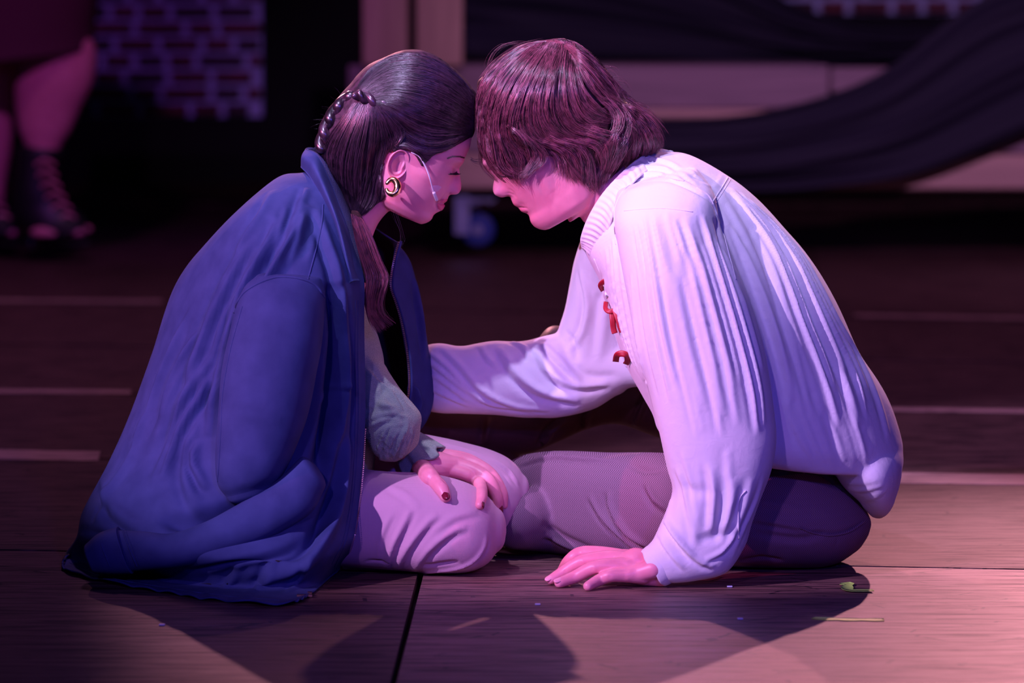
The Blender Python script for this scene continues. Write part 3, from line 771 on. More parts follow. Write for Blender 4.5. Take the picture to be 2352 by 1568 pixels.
pk = [rg[0] + [0, .01, .0]] + [p + np.array([-.006, .016, .003]) for p in rg[1:]]
for q, rr in ((ix, [.013, .0112, .0102, .0102, .0088, .0068]), (md, [.014, .0114, .0104, .0104, .0088, .0068]), (rg, [.013, .011, .010, .0098, .0085, .0066]), (pk, [.012, .010, .009, .0085, .0075, .006])):
    hand.append(finger(q, rr))
hand.append(finger(th_, [.015, .0145, .0112, .0112, .0082]))
pm = tube([W(940, 1050, wrist[1] + .003), W(966, 1062, wrist[1] + .002), (ix[1] * .45 + md[1] * .1 + wrist * .45), (ix[1] * .55 + rg[1] * .45)], [.019, .0185, .021, .013], 20, flat=1.1)
hand.append(pm)
hand.append(tube([W(880, 1000, -.02), W(925, 1030, wrist[1] + .02), W(950, 1053, wrist[1] + .004)], [.026, .021, .019], 20))
hm, hf = remesh(join(*hand), .0013, 4, .5)
hm = sculpt(hm, hf, [([(1008, 1112), (1016, 1107)], 3, -.5), ([(1094, 1102), (1100, 1096)], 4, .5), ([(1012, 1098), (1025, 1108), (1060, 1118)], 5, -1.5), ([(985, 1060), (1030, 1074)], 6, .6)])
body_w = join((wh, wf), wear, (hm, hf), tube([W(500, 1100, .02), W(560, 900, .02), W(640, 700, .01), W(720, 560, 0)], [.1, .1, .11, .07], 24))
obj('body', body_w, M['skin'], woman)
def nail(name, c, ax, nrm, L, wd, parent):
    ax = np.array(ax, float); ax /= np.linalg.norm(ax); nrm = np.array(nrm, float); nrm -= ax * nrm.dot(ax); nrm /= np.linalg.norm(nrm); sd = np.cross(ax, nrm)
    g = []
    for i, s in enumerate(np.linspace(-1, 1, 15)):
        k = math.sqrt(max(0, 1 - abs(s) ** 2.6)) * .98 + .02
        g.append([c + ax * s * L + sd * t * wd * k - nrm * (wd * .45 * t * t) for t in np.linspace(-1, 1, 9)])
    V = np.array(g).reshape(-1, 3); Fc = gridfaces(15, 9); return obj(name, solidify(V, Fc, 15, 9, -.0009), M['nail'], parent)
for ch, f_, o_, L in ((th_, 1, (0, -1, .55), .0072), (ix, 1, (.35, -.9, -.2), .006), (md, 1, (.8, -.6, 0), .006)):
    tip = np.array(ch[-1]); ax = tip - np.array(ch[-2]); ax /= np.linalg.norm(ax); o_ = np.array(o_, float); o_ -= ax * o_.dot(ax); o_ /= np.linalg.norm(o_)
    rr_ = .0080 if ch is th_ else .0066
    nail('fingernail', tip + ax * .0015 + o_ * rr_, ax, o_, L, L * .75, woman)
# lips
def lips(fr, pts_up, pts_lo, c0, mat_, parent, tree, name='lips'):
    g = []
    for A, B in ((pts_up), (pts_lo)): pass
def patch(name, tree, outline, mat_, parent, lift=.0005, bulge=.0012, yc=None, step=1.2):
    """thin swelling that lies on a surface, its outline given in pixels (near side)"""
    P = cr(np.array(outline, float), len(outline) * 8, True); x0, y0 = P.min(0) - step * 2; x1, y1 = P.max(0) + step * 2
    X, Y = np.meshgrid(np.arange(x0, x1, step), np.arange(y0, y1, step)); Mk = inside(P, X, Y)
    idf = -np.ones(Mk.shape, int); V = []
    d = np.sqrt(((np.stack([X, Y], -1)[:, :, None] - P[None, None]) ** 2).sum(-1)).min(-1)
    for i, j in zip(*np.where(Mk)):
        h_ = hit(tree, X[i, j], Y[i, j])
        if h_ is None: Mk[i, j] = False; continue
        k = min(1, d[i, j] / 4.0); idf[i, j] = len(V)
        V.append(np.array(h_[0]) + np.array(h_[1]) * (lift * .2 + bulge * math.sqrt(k)))
    V = np.array(V); q = Mk[:-1, :-1] & Mk[1:, :-1] & Mk[:-1, 1:] & Mk[1:, 1:]
    f = np.stack([idf[:-1, :-1][q], idf[1:, :-1][q], idf[1:, 1:][q], idf[:-1, 1:][q]], -1)
    return obj(name, (V, f), mat_, parent)
tb = bvh(wh, wf)
patch('upper_lip', tb, [(1002, 464), (1010, 459), (1020, 455.5), (1027, 456), (1031, 458), (1026, 464), (1018, 467), (1008, 466.5)], M['lip'], woman)
patch('lower_lip', tb, [(1003, 466.5), (1012, 468), (1020, 468.5), (1023, 472), (1019, 480), (1012, 484), (1005, 478)], M['lip'], woman, bulge=.0016)
patch('eyebrow', tb, [(1026, 362), (1040, 357), (1056, 357), (1068, 361), (1068, 365), (1054, 362), (1040, 362), (1028, 366)], M['hairw'], woman, bulge=.0005)
# lashes of the lowered eyelid
lv = []
for i in range(26):
    t = i / 25; x0 = 1034 + 14 * t; y0 = 398 - 3.5 * t + 2 * math.sin(t * 3)
    h_ = hit(tb, x0, y0)
    if h_ is None: continue
    y_ = h_[0].y; L = 7 + 5 * t
    lv.append(tube([W(x0, y0, y_ - .0004), W(x0 + L * .45, y0 + 2.5 + 1.5 * t, y_ - .004), W(x0 + L * .95, y0 + 3 + 2.5 * t - 1.5 * t, y_ - .006)], [.00045, .0003, .0001], 4, 5))
lv.append(tube(on(tb, [(1030, 400), (1036, 400.5), (1044, 398), (1050, 393)]) - [0, .0006, 0], [.0003, .0009, .0009, .0004], 6, 14))
obj('eyelashes', join(*lv), M['belt'], woman, kind='stuff')
# earring and headset microphone
ec = fw.P(*fw.ab((904, 424)), 108)
ang = np.linspace(-2.75, 2.6, 30); hp = [ec + [.0100 * math.cos(a) * .95 * .9, .0035 * math.sin(a) - .002, .0108 * math.sin(a)] for a in ang]
obj('hoop_earring', tube(hp, .0022 + .0036 * np.cos(ang / 2) ** 1.2, 18, 80), M['gold'], woman)
tbe = bvh(*join((wh, wf), wear))
cab = on(tbe, [(946, 350), (962, 358), (975, 378), (985, 402), (993, 430), (1000, 452)], 16); cab[:, 1] -= .0035
mc = tube(cab, .0012, 8, 60); hs = obj('headset_microphone', mc, M['mic'], woman)
ct_ = on(tbe, [(997, 443), (1003, 458)], 5); ct_[:, 1] -= .004
obj('mic_capsule', tube(ct_, .0026, 12, 12), M['mic'], hs, label='small white microphone tip by the mouth')
tp = patch('clear_tape', tbe, [(988, 428), (1004, 424), (1014, 430), (1003, 441), (991, 442)], mat('clear tape', (.82, .40, .52), .3), hs, bulge=.0006)
obj('necklace', tube(on(tb, [(800, 470), (812, 500), (820, 530)], 8) - [0, .001, 0], .0007, 6), M['gold'], woman)
# ---- hair of the woman
whair_out = [(1086, 314), (1093, 285), (1097, 240), (1094, 215), (1084, 201), (1068, 180), (1044, 158), (1016, 136), (987, 120), (953, 113), (918, 117), (884, 131), (849, 147), (824, 168), (806, 190), (786, 212), (768, 235), (752, 262), (742, 290), (737, 320), (732, 345), (731, 365), (745, 388), (756, 410), (768, 437), (783, 468), (796, 492), (820, 500), (850, 480), (876, 463), (890, 448), (886, 425), (881, 395), (886, 360), (900, 342), (925, 336), (948, 345), (962, 368), (973, 384), (980, 372), (998, 356), (1020, 346), (1046, 334), (1068, 322)]
hVm = inflate(whair_out, YW, .083, 4, over=tb)
cap_ = ellipsoid(fw.P(-12, 95, 0), .0, .0, .0, 8)
hb, hbf = remesh(hVm, .0025, 4, .5)
th0 = bvh(hb, hbf)
knot = (857, 232)
W1 = [  # (guide A, guide B, strands, radius, lift, clumps, jitter)
 ([(1094, 222), (1050, 170), (985, 130), (910, 126), (850, 160), (818, 205)], [(1092, 262), (1030, 215), (960, 190), (900, 190), (862, 208), (832, 222)], 1500, .33, 3, 40, 1.2),
 ([(1092, 262), (1030, 215), (960, 190), (900, 190), (862, 208), (832, 222)], [(1086, 306), (1030, 290), (960, 262), (910, 240), (870, 232), (838, 232)], 1100, .33, 3, 26, 1.2),
 ([(1086, 308), (1035, 322), (985, 330), (935, 305), (900, 262), (862, 236)], [(1086, 296), (1020, 280), (960, 262), (912, 242), (872, 234), (846, 232)], 700, .33, 4, 16, 1.3),
 ([(1086, 312), (1044, 336), (1000, 352), (965, 350), (930, 330), (900, 316)], [(1080, 300), (1030, 318), (985, 325), (940, 305), (900, 270), (868, 240)], 500, .33, 3, 12, 1.4),
 ([(866, 236), (905, 270), (932, 300), (920, 325), (892, 345), (884, 380)], [(856, 238), (862, 280), (858, 330), (850, 380), (845, 430), (840, 478)], 1300, .33, 5, 24, 2.0),
 ([(856, 238), (862, 280), (858, 330), (850, 380), (845, 430), (840, 478)], [(838, 235), (815, 280), (795, 330), (785, 385), (790, 440), (805, 495)], 1400, .33, 6, 24, 2.0),
 ([(838, 235), (815, 280), (795, 330), (785, 385), (790, 440), (805, 495)], [(812, 236), (780, 280), (752, 320), (742, 365), (762, 420), (790, 480)], 1200, .33, 6, 20, 2.0),
 ([(884, 380), (876, 410), (872, 440), (866, 462), (850, 480), (830, 497)], [(850, 360), (835, 400), (825, 440), (815, 470), (808, 490), (800, 505)], 600, .33, 5, 14, 2.0),
 ([(973, 382), (968, 362), (950, 345), (925, 335), (900, 340), (886, 360)], [(1000, 352), (965, 342), (930, 325), (905, 325), (885, 345), (878, 380)], 260, .3, 2, 10, 1.2),
]
gr = []
for A_, B_, n_, *_ in W1: gr += between(A_, B_, max(6, n_ // 70), 5, 2.2, 'f', seed=n_)
hb = sculpt(hb, hbf, gr, th0)
th0 = bvh(lap(hb, hbf, 2), hbf)
whair = obj('hair', (hb, hbf), M['hairwb'], woman)
strands('hair_strands', th0, W1, M['hairw'], whair, YW, -.05, 11, wave=1.5)
# twisted braid at the back of the head and its knot
def twist(pts, Y0, r, n=7, ph=0.0, amp=.006):
    Q = arc(np.array(pts, float), 60); C = W(Q[:, 0], Q[:, 1], Y0); s = np.linspace(0, 1, 60); out = []
    for k in range(3):
        a = s * n * 2 * np.pi / 3 * 1.6 + k * 2.09 + ph
        PP = C + np.stack([amp * np.cos(a) * .8, amp * np.sin(a), amp * .5 * np.cos(a)], -1)
        out.append(tube(PP, r * (1 - .35 * s) + 0 * s, 12, 120))
    return join(*out)
bv = join(twist([(850, 222), (822, 218), (795, 230), (772, 256), (756, 286), (745, 318), (742, 340)], -.036, .0115, 3.2, amp=.0085), twist([(892, 236), (868, 236), (845, 228), (822, 216)], -.070, .0075, 1.6, amp=.006), twist([(830, 206), (800, 222), (776, 246), (756, 276), (748, 300)], -.012, .0085, 2.6, 1, amp=.008))
obj('braid', bv, M['hairw'], whair)
# loose lock falling over the shoulder
lockA = [(806, 490), (816, 545), (828, 590), (842, 640), (838, 690), (848, 735), (866, 768)]; lockB = [(832, 500), (856, 548), (876, 600), (892, 640), (878, 690), (884, 722), (912, 742)]
fb_ = -.07
class Flat:
    def ray_cast(s, o, d):
        t = (-.122 - o.y) / d.y; p = o + d * t; return p, Vector((0, -1, 0)), 0, t
lk = tube([W(812, 482, -.04), W(826, 520, -.08), W(842, 570, -.108), W(856, 615, -.112), (W(862, 650, -.112)), W(860, 695, -.11), W(866, 730, -.11), W(878, 752, -.11)], [.006, .011, .0145, .016, .014, .011, .008, .003], 20, 50, flat=.6)
M['lock'] = hairm('lightened brown hair', (.022, .005, .009), (.085, .018, .030)); lo_ = obj('loose_lock', lk, M['hairmb'], whair)  # redder lock, its colour also lightened to offset the shade under the chin
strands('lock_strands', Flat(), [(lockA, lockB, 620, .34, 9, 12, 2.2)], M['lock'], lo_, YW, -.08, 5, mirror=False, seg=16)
fly = [([(880, 440), (900, 500), (925, 545), (905, 600), (880, 625)], [(905, 450), (918, 505), (930, 540), (935, 555), (925, 570)], 7, .16, 2, 5, 6), ([(955, 395), (945, 410), (940, 425), (938, 440), (936, 450)], [(975, 385), (965, 400), (955, 415), (950, 430), (946, 440)], 9, .14, 1, 5, 2),
       ([(770, 300), (745, 305), (720, 315), (705, 322)], [(800, 230), (785, 205), (772, 190), (768, 180)], 9, .12, 1, 6, 4), ([(1080, 360), (1092, 366), (1104, 364), (1112, 372)], [(1078, 368), (1090, 380), (1100, 384), (1106, 380)], 14, .16, 1, 6, 2)]
strands('flyaway_strands', th0, fly, M['hairw'], whair, YW, 0.0, 9, mirror=False)
# ---- blouse
bl = loft([(730, 470, 822, 545, 0, .08), (640, 540, 838, 640, 0, .13), (560, 640, 850, 720, 0, .14), (480, 800, 884, 840, .01, .145), (430, 950, 872, 950, .02, .145), (400, 1090, 860, 1085, .03, .15)], 50, 60)
slv = loft([(820, 800, 890, 850, -.04, .04), (815, 930, 925, 900, -.075, .045), (845, 1020, 966, 950, -.085, .048), (872, 1055, 966, 985, -.085, .036), (900, 1060, 962, 1010, -.08, .024)], 40, 50)
bb, bbf = remesh(join(bl, slv), .003, 3, .5)
tbl = bvh(bb, bbf)
st = between([(905, 950), (890, 1000), (870, 1050), (850, 1090)], [(955, 960), (945, 1000), (930, 1040), (915, 1085)], 10, 8, 5, 'f', seed=4)
st += between([(838, 900), (880, 930), (930, 940)], [(840, 1010), (880, 975), (925, 965)], 6, 10, 5, 'f', seed=5); st += between([(880, 860), (915, 900), (950, 950)], [(850, 900), (880, 950), (900, 1000)], 5, 10, 5, 'f', seed=6)
st += between([(900, 965), (872, 1005), (852, 1060)], [(958, 985), (940, 1030), (918, 1070)], 9, 6, 6, 'f', .4, .15, 7); st += [([(838, 830), (870, 870), (915, 905), (950, 940)], 12, -5, 'f'), ([(840, 960), (880, 900), (905, 880)], 10, -4), ([(905, 968), (918, 955), (935, 958), (930, 972), (912, 978)], 5, 4)]
bb = sculpt(bb, bbf, st, tbl); bb = lap(bb, bbf, 1, .5); bb = wrinkle(bb, normals(bb, bbf), 60, 1.3, (1, 1, 1.5), 2, 2)
bl_o = obj('blouse', (bb, bbf), M['blouse'], woman)
# flared cuff with a scalloped edge
g = []; nn = 60
for i in range(12):
    s = i / 11; c = W(926 + 46 * s, 1004 + 56 * s, wrist[1] + .010 - .012 * s); ax = np.array([.6, 0, -.8]); ax /= np.linalg.norm(ax)
    e1 = np.cross(ax, [0, 1, 0]); e2 = np.array([0, 1., 0]); a = np.linspace(0, 2 * np.pi, nn, endpoint=False)
    R = .0215 + .0120 * s ** 1.5 + .003 * math.sin(s * 3) + (.0038 * np.sin(a * 7 + 1) + .002 * np.sin(a * 13)) * s ** 1.5
    g.append(c + R[:, None] * (np.cos(a)[:, None] * e1 * 1.05 + np.sin(a)[:, None] * e2 * .85) + ax * (.006 * s * np.sin(a * 5)[:, None]))
g2 = [c_ * 1.0 for c_ in g]
inner = [q.mean(0) + (q - q.mean(0)) * .93 for q in g][::-1]
A = np.array(g2 + inner); obj('cuff', (A.reshape(-1, 3), gridfaces(24, nn, True)), M['blouse'], bl_o)
# ---- jacket
JR = [
 [(815, 560, -.075), (790, 500, -.105), (757, 445, -.095), (722, 405, -.05), (700, 394, 0), (722, 405, .06), (760, 450, .10), (860, 520, .10), (915, 556, .09)],
 [(836, 640, -.125), (790, 580, -.165), (715, 505, -.155), (660, 430, -.09), (630, 411, 0), (660, 440, .1), (760, 500, .16), (925, 575, .14), (905, 600, .09)],
 [(837, 720, -.130), (785, 680, -.195), (665, 590, -.205), (560, 500, -.12), (508, 523, 0), (560, 540, .12), (700, 600, .2), (948, 650, .16), (899, 655, .08)],
 [(838, 800, -.132), (775, 770, -.20), (620, 720, -.215), (490, 640, -.13), (408, 642, 0), (480, 650, .13), (700, 720, .22), (966, 760, .17), (922, 730, .08)],
 [(840, 890, -.135), (765, 880, -.20), (590, 860, -.22), (430, 800, -.14), (350, 803, 0), (430, 800, .15), (700, 850, .24), (983, 870, .17), (941, 850, .08)],
 [(839, 980, -.14), (755, 985, -.205), (550, 975, -.225), (380, 940, -.15), (298, 948, 0), (380, 940, .16), (700, 950, .24), (985, 920, .17), (938, 925, .08)],
 [(833, 1080, -.15), (738, 1095, -.22), (520, 1090, -.24), (330, 1060, -.16), (243, 1072, 0), (330, 1060, .16), (700, 1000, .24), (965, 975, .17), (925, 985, .11)],
 [(824, 1170, -.17), (722, 1195, -.25), (480, 1190, -.265), (270, 1150, -.17), (190, 1172, 0), (270, 1150, .16), (650, 1080, .24), (900, 1050, .2), (880, 1060, .15)],
 [(810, 1248, -.205), (705, 1285, -.30), (450, 1275, -.30), (240, 1230, -.18), (176, 1232, 0), (250, 1210, .16), (600, 1150, .24), (850, 1130, .22), (850, 1140, .18)]]
def flr(q): p = FL(*q, .004); return (q[0], q[1], float(p[1]))
JR.append([flr((783, 1306)), flr((690, 1350)), flr((465, 1342)), flr((240, 1300)), flr((152, 1272)), flr((250, 1245)), flr((600, 1238)), flr((830, 1238)), flr((835, 1240))])
JR.append([flr((702, 1374)), flr((640, 1388)), flr((450, 1370)), flr((240, 1335)), flr((143, 1302)), flr((230, 1262)), flr((600, 1241)), flr((830, 1240)), flr((835, 1242))])
C_ = np.array(JR); mJ, nJ = 260, 300
C1 = cr(C_, mJ); C2 = np.stack([cr(C1[i], nJ) for i in range(mJ)])
JV = W(C2[..., 0], C2[..., 1], C2[..., 2])
JV = JV.reshape(-1, 3); JF = gridfaces(mJ, nJ)
# the faces must look outwards
if normals(JV, JF)[(mJ // 2) * nJ + 60][1] > 0: JF = JF[:, ::-1]
tj = bvh(JV, JF)
st = [([(700, 470), (655, 560), (610, 650), (560, 780), (520, 900)], 26, 16.5, 'f'), ([(640, 500), (590, 600), (540, 720), (500, 860), (470, 1000)], 26, 19.5, 'f'), ([(590, 560), (545, 660), (505, 760), (480, 880)], 14, 12.0, 'f'), ([(455, 1010), (440, 1060), (470, 1130)], 16, 13.5, 'f'),
      ([(560, 560), (500, 680), (450, 820), (400, 980), (340, 1120)], 34, 13.5, 'f'), ([(720, 480), (745, 560), (770, 640), (775, 760)], 22, 10.5, 'f'),
      ([(765, 650), (778, 760), (770, 880), (755, 1000), (738, 1100), (700, 1160)], 22, -48), ([(600, 1150), (520, 1180), (430, 1200), (370, 1190)], 24, -26), ([(700, 1230), (660, 1262), (560, 1292), (430, 1312)], 12, -12), ([(800, 680), (812, 800), (812, 950), (800, 1080), (780, 1190)], 10, -9, 'g'),
      ([(783, 660), (790, 780), (790, 900), (775, 1020)], 14, 12.0, 'f'), ([(745, 930), (765, 900), (800, 890)], 12, 9.0, 'f'),
      ([(770, 960), (740, 1060), (700, 1150), (640, 1220)], 26, 13.5, 'f'), ([(800, 1000), (780, 1120), (745, 1220), (690, 1290), (600, 1330)], 24, 15.0, 'f'),
      ([(770, 1120), (735, 1210), (690, 1260), (610, 1300), (480, 1325)], 22, -10), ([(640, 1090), (560, 1150), (460, 1190), (380, 1200)], 30, -10),
      ([(230, 1100), (260, 1180), (330, 1225)], 26, 7.5, 'f'), ([(330, 950), (300, 1050), (250, 1130), (220, 1200)], 26, 12.0, 'f'), ([(440, 760), (390, 860), (360, 960)], 30, 9.0, 'f'), ([(620, 440), (590, 500), (540, 580)], 20, 7.5, 'f'), ([(700, 430), (680, 480), (640, 560)], 18, 7.5, 'f'), ([(185, 1215), (230, 1225), (290, 1240)], 14, -4),
      ([(430, 1000), (420, 1100), (450, 1180)], 26, 9.0, 'f'), ([(300, 1330), (420, 1345), (520, 1350)], 20, 7.5, 'f'), ([(545, 1300), (520, 1340), (490, 1368)], 14, 7.5, 'f'),
      ([(630, 1290), (600, 1335), (560, 1375)], 16, 7.5, 'f'), ([(700, 1270), (690, 1320), (650, 1370)], 14, 6.0, 'f'), ([(950, 640), (965, 740), (975, 830)], 14, 7.5, 'f'), ([(945, 880), (960, 920), (950, 970)], 12, 9.0, 'f')]
st += between([(600, 470), (520, 620), (450, 800), (400, 980)], [(720, 460), (640, 600), (560, 740), (510, 900)], 9, 13, 9, 'f', .45, .35, 41) + between([(640, 470), (620, 540), (600, 600)], [(735, 500), (730, 560), (705, 620)], 4, 14, 5, 'f', .4, .2, 42) + between([(480, 620), (380, 820), (300, 1050)], [(520, 860), (440, 1000), (380, 1130)], 7, 20, 10, 'f', .45, .3, 43)
# seams and double stitching
seam = [([(742, 470), (736, 520), (722, 580), (706, 640)], 4, -2.2, 's'), ([(818, 690), (818, 800), (820, 950), (812, 1100), (792, 1230), (760, 1300)], 3, -1.5, 's'), ([(826, 700), (827, 820), (828, 950), (820, 1110), (802, 1240), (770, 1310)], 2.5, -1.2, 's')]
JN = normals(JV, JF)
JV = sculpt(JV, JF, st + seam, tj, JN)
JV = wrinkle(JV, normals(JV, JF), 14, 2.6, (1.4, 1, .6), 3, 5)
# crumpled hem
JV = lap(JV, JF, 2, .5); JV = wrinkle(JV, normals(JV, JF), 48, .7, (1.2, 1, .8), 2, 15)
k = np.clip((np.arange(mJ * nJ) // nJ - (mJ - 16)) / 16, 0, 1); s_ = (np.arange(mJ * nJ) % nJ) / nJ
JV[:, 2] += k * .004 * np.abs(np.sin(s_ * 70 + 2 * np.sin(s_ * 23))); JV[:, 1] += k * .004 * np.sin(s_ * 90 + 2 * np.sin(s_ * 31))
JV[:, 2] = np.maximum(JV[:, 2], .003)
jV, jF = solidify(JV, JF, mJ, nJ, .0025)
nj = mJ * nJ
# hanging empty sleeve
up = loft([(590, 632, 742, 640, -.19, .045), (556, 668, 747, 690, -.205, .06), (528, 760, 742, 770, -.225, .066), (508, 860, 728, 860, -.235, .064), (500, 960, 706, 960, -.243, .058), (494, 1050, 680, 1030, -.25, .05), (500, 1110, 656, 1080, -.252, .042), (520, 1140, 640, 1105, -.252, .03)], 120, 120, 2.2, .15, .5)
lo = loft([(690, 1050, 745, 1120, -.250, .022), (640, 1098, 712, 1178, -.262, .028), (560, 1150, 622, 1236, -.272, .030), (480, 1196, 530, 1270, -.276, .031), (400, 1226, 436, 1294, -.272, .030), (330, 1222, 352, 1306, -.258, .030), (262, 1216, 300, 1312, -.238, .030)], 110, 100, 2.1, .4, .05)
cu = loft([(268, 1210, 306, 1316, -.24, .038), (225, 1225, 258, 1318, -.225, .037), (196, 1250, 222, 1316, -.21, .034)], 40, 80, 2.6, .05, .25)
sl = join(up, lo, cu); slt = bvh(*sl)
sst = [([(556, 700), (530, 800), (512, 900), (505, 1010), (500, 1110)], 4, -2, 's'), ([(566, 1000), (560, 1060), (556, 1110)], 8, 4.1, 'f'), ([(600, 700), (560, 800), (540, 900)], 20, 8.1, 'f'), ([(720, 720), (705, 830), (680, 940), (650, 1040)], 18, 9.5, 'f'),
       ([(640, 720), (630, 840), (610, 980), (600, 1080)], 30, 6.8, 'f'), ([(540, 1000), (575, 1060), (640, 1075)], 10, 6.8, 'f'), ([(560, 1110), (600, 1090), (660, 1040)], 10, 8.1, 'f'), ([(585, 900), (560, 960), (520, 1010)], 14, 4.1, 'f'), ([(600, 1160), (540, 1200), (470, 1240), (400, 1262)], 12, 9.5, 'f'), ([(700, 1085), (650, 1130), (600, 1160)], 10, 9.5, 'f'), ([(480, 1220), (420, 1245), (360, 1262)], 9, 5.4, 'f'), ([(420, 1230), (380, 1250), (330, 1258)], 14, -4),
       ([(700, 1120), (640, 1150), (580, 1185)], 12, 4.1, 'f'), ([(282, 1216), (300, 1260), (318, 1306)], 5, -2.5, 's'), ([(262, 1218), (255, 1240), (262, 1262)], 8, 4.1, 'f'), ([(330, 1225), (345, 1262), (362, 1298)], 12, 2.7, 'f'), ([(215, 1240), (250, 1255), (280, 1262)], 8, -2, 'f'),
       ([(520, 1040), (590, 1060), (650, 1060)], 14, -3, 'f'), ([(500, 1090), (560, 1110), (640, 1085)], 12, 5.4, 'f'), ([(352, 1265), (360, 1275)], 5, -1.5), ([(490, 1240), (497, 1250)], 5, -1.5)]
sv = sculpt(sl[0], sl[1], sst, slt); sv = wrinkle(sv, normals(sv, sl[1]), 22, 2.2, (1, 1, .7), 3, 8); sv = wrinkle(sv, normals(sv, sl[1]), 60, .5, (1.2, 1, .8), 2, 18)
# raised shoulder seam where the sleeve is set in
sm = on(bvh(*join((jV, jF), (sv, sl[1]))), [(538, 716), (548, 690), (565, 668), (600, 648), (640, 636), (690, 640), (725, 655), (745, 682)], 24); sm[:, 1] -= .0005
tj2 = bvh(*join((jV, jF), (sv, sl[1])))
seams = []
for q_, r_s in (([(742, 470), (738, 520), (724, 580), (708, 640)], .0013), ([(556, 705), (530, 800), (512, 900), (506, 1010), (500, 1105)], .0012), ([(816, 690), (816, 820), (817, 950), (810, 1100), (792, 1225), (762, 1295)], .0008), ([(822, 690), (822, 820), (823, 950), (816, 1100), (798, 1228), (768, 1302)], .0008),
                ([(282, 1218), (296, 1256), (314, 1300)], .0012), ([(288, 1217), (303, 1255), (321, 1298)], .0008), ([(232, 1250), (244, 1280), (252, 1300)], .001), ([(160, 1292), (240, 1324), (400, 1352), (520, 1368), (640, 1378)], .0008)):
    s_ = on(tj2, q_, 26); s_[:, 1] -= .0002; seams.append(tube(s_, r_s, 6, 90))
jfull = join((jV, jF), (sv, sl[1]), tube(sm, .0022, 8, 90), *seams)
jk = to_mesh('jacket', *jfull); jk.materials.append(M['jacket']); jk.materials.append(M['lining'])
mi = np.zeros(len(jk.polygons), np.int32); mi[len(JF):2 * len(JF)] = 1
if len(jk.polygons) >= len(jfull[1]): jk.polygons.foreach_set('material_index', mi)
jacket = link('jacket', jk, None, woman, label='navy cotton work jacket draped over the shoulders')
# collar
inn = [(770, 372, .075), (722, 340, .03), (702, 342, -.012), (728, 352, -.045), (752, 398, -.062), (778, 462, -.075), (803, 530, -.095), (832, 644, -.125)]
outr = [(750, 420, .095), (700, 392, .05), (692, 385, -.005), (712, 408, -.06), (742, 462, -.105), (768, 520, -.135), (785, 590, -.16), (797, 654, -.168)]
mid = [((a[0] * .5 + b[0] * .5) - 4, (a[1] + b[1]) / 2 - 4, min(a[2], b[2]) - .012 if i > 1 else max(a[2], b[2]) + .01) for i, (a, b) in enumerate(zip(inn, outr))]
CG = np.stack([cr(np.array(q, float), 120) for q in (inn, mid, outr)], 0)
CG = np.stack([cr(CG[:, j], 16) for j in range(120)], 1); CV = W(CG[..., 0], CG[..., 1], CG[..., 2]).reshape(-1, 3); CF = gridfaces(16, 120)
if normals(CV, CF)[8 * 120 + 90][1] > 0: CF = CF[:, ::-1]
CV = wrinkle(CV, normals(CV, CF), 25, .8, seed=4)
obj('collar', solidify(CV, CF, 16, 120, .004), M['jacket'], jacket)
inn2 = W(*(cr(np.array(inn, float), 60)).T)
obj('collar_facing', solidify(np.concatenate([inn2 - [0, .002, 0], inn2 + [.016, .03, -.01]]), gridfaces(2, 60), 2, 60, .002), M['cord'], jacket)
# zips: tape, and teeth joined
def zipline(P, name, step=.0030, sz=(.0030, .0022, .0016)):
    Q = arc(P, int(np.linalg.norm(np.diff(P, axis=0), axis=1).sum() / step)); T = np.gradient(Q, axis=0); T /= np.linalg.norm(T, axis=1)[:, None]
    out = []
    for q, t in zip(Q, T):
        s = np.cross(t, [0, 1, 0]); s /= np.linalg.norm(s); R = np.stack([s, [0, 1, 0], t], 1)
        out.append(box(q, sz, R))
    return obj(name, join(*out), M['brass'], jacket, smooth=False, kind='stuff')
zl = on(tj, [(917, 556), (905, 608), (899, 655), (912, 700), (925, 745), (936, 800), (941, 850), (941, 900), (935, 935)], 60)
zl = W(*cr(np.array([(917, 556, .088), (905, 604, .088), (899, 655, .078), (911, 695, .078), (922, 732, .078), (934, 790, .078), (941, 850, .078), (941, 895, .078), (935, 930, .079)]), 60).T)
obj('zip_tape', tube(zl + [.0025, 0, 0], .0022, 8, 120), M['jacket'], jacket)
zipline(zl + [-.001, -.002, 0], 'zip_teeth')
zn = W(*cr(np.array([(839, 990, -.14), (834, 1080, -.15), (825, 1170, -.17), (811, 1248, -.205), (786, 1306, flr((783, 1306))[2]), (742, 1350, flr((742, 1350))[2])]), 60).T) + [.002, -.001, .003]
zipline(zn + [-.0015, .001, 0], 'zip_teeth', .0028, (.0018, .0014, .0012))
obj('zip_pull', join(box(FL(700, 1372) + [0, -.004, .004], (.022, .008, .003)), box(FL(712, 1368) + [0, -.004, .004], (.006, .01, .005)), box(FL(688, 1374) + [0, -.004, .004], (.006, .006, .005))), M['brass'], jacket, smooth=False)
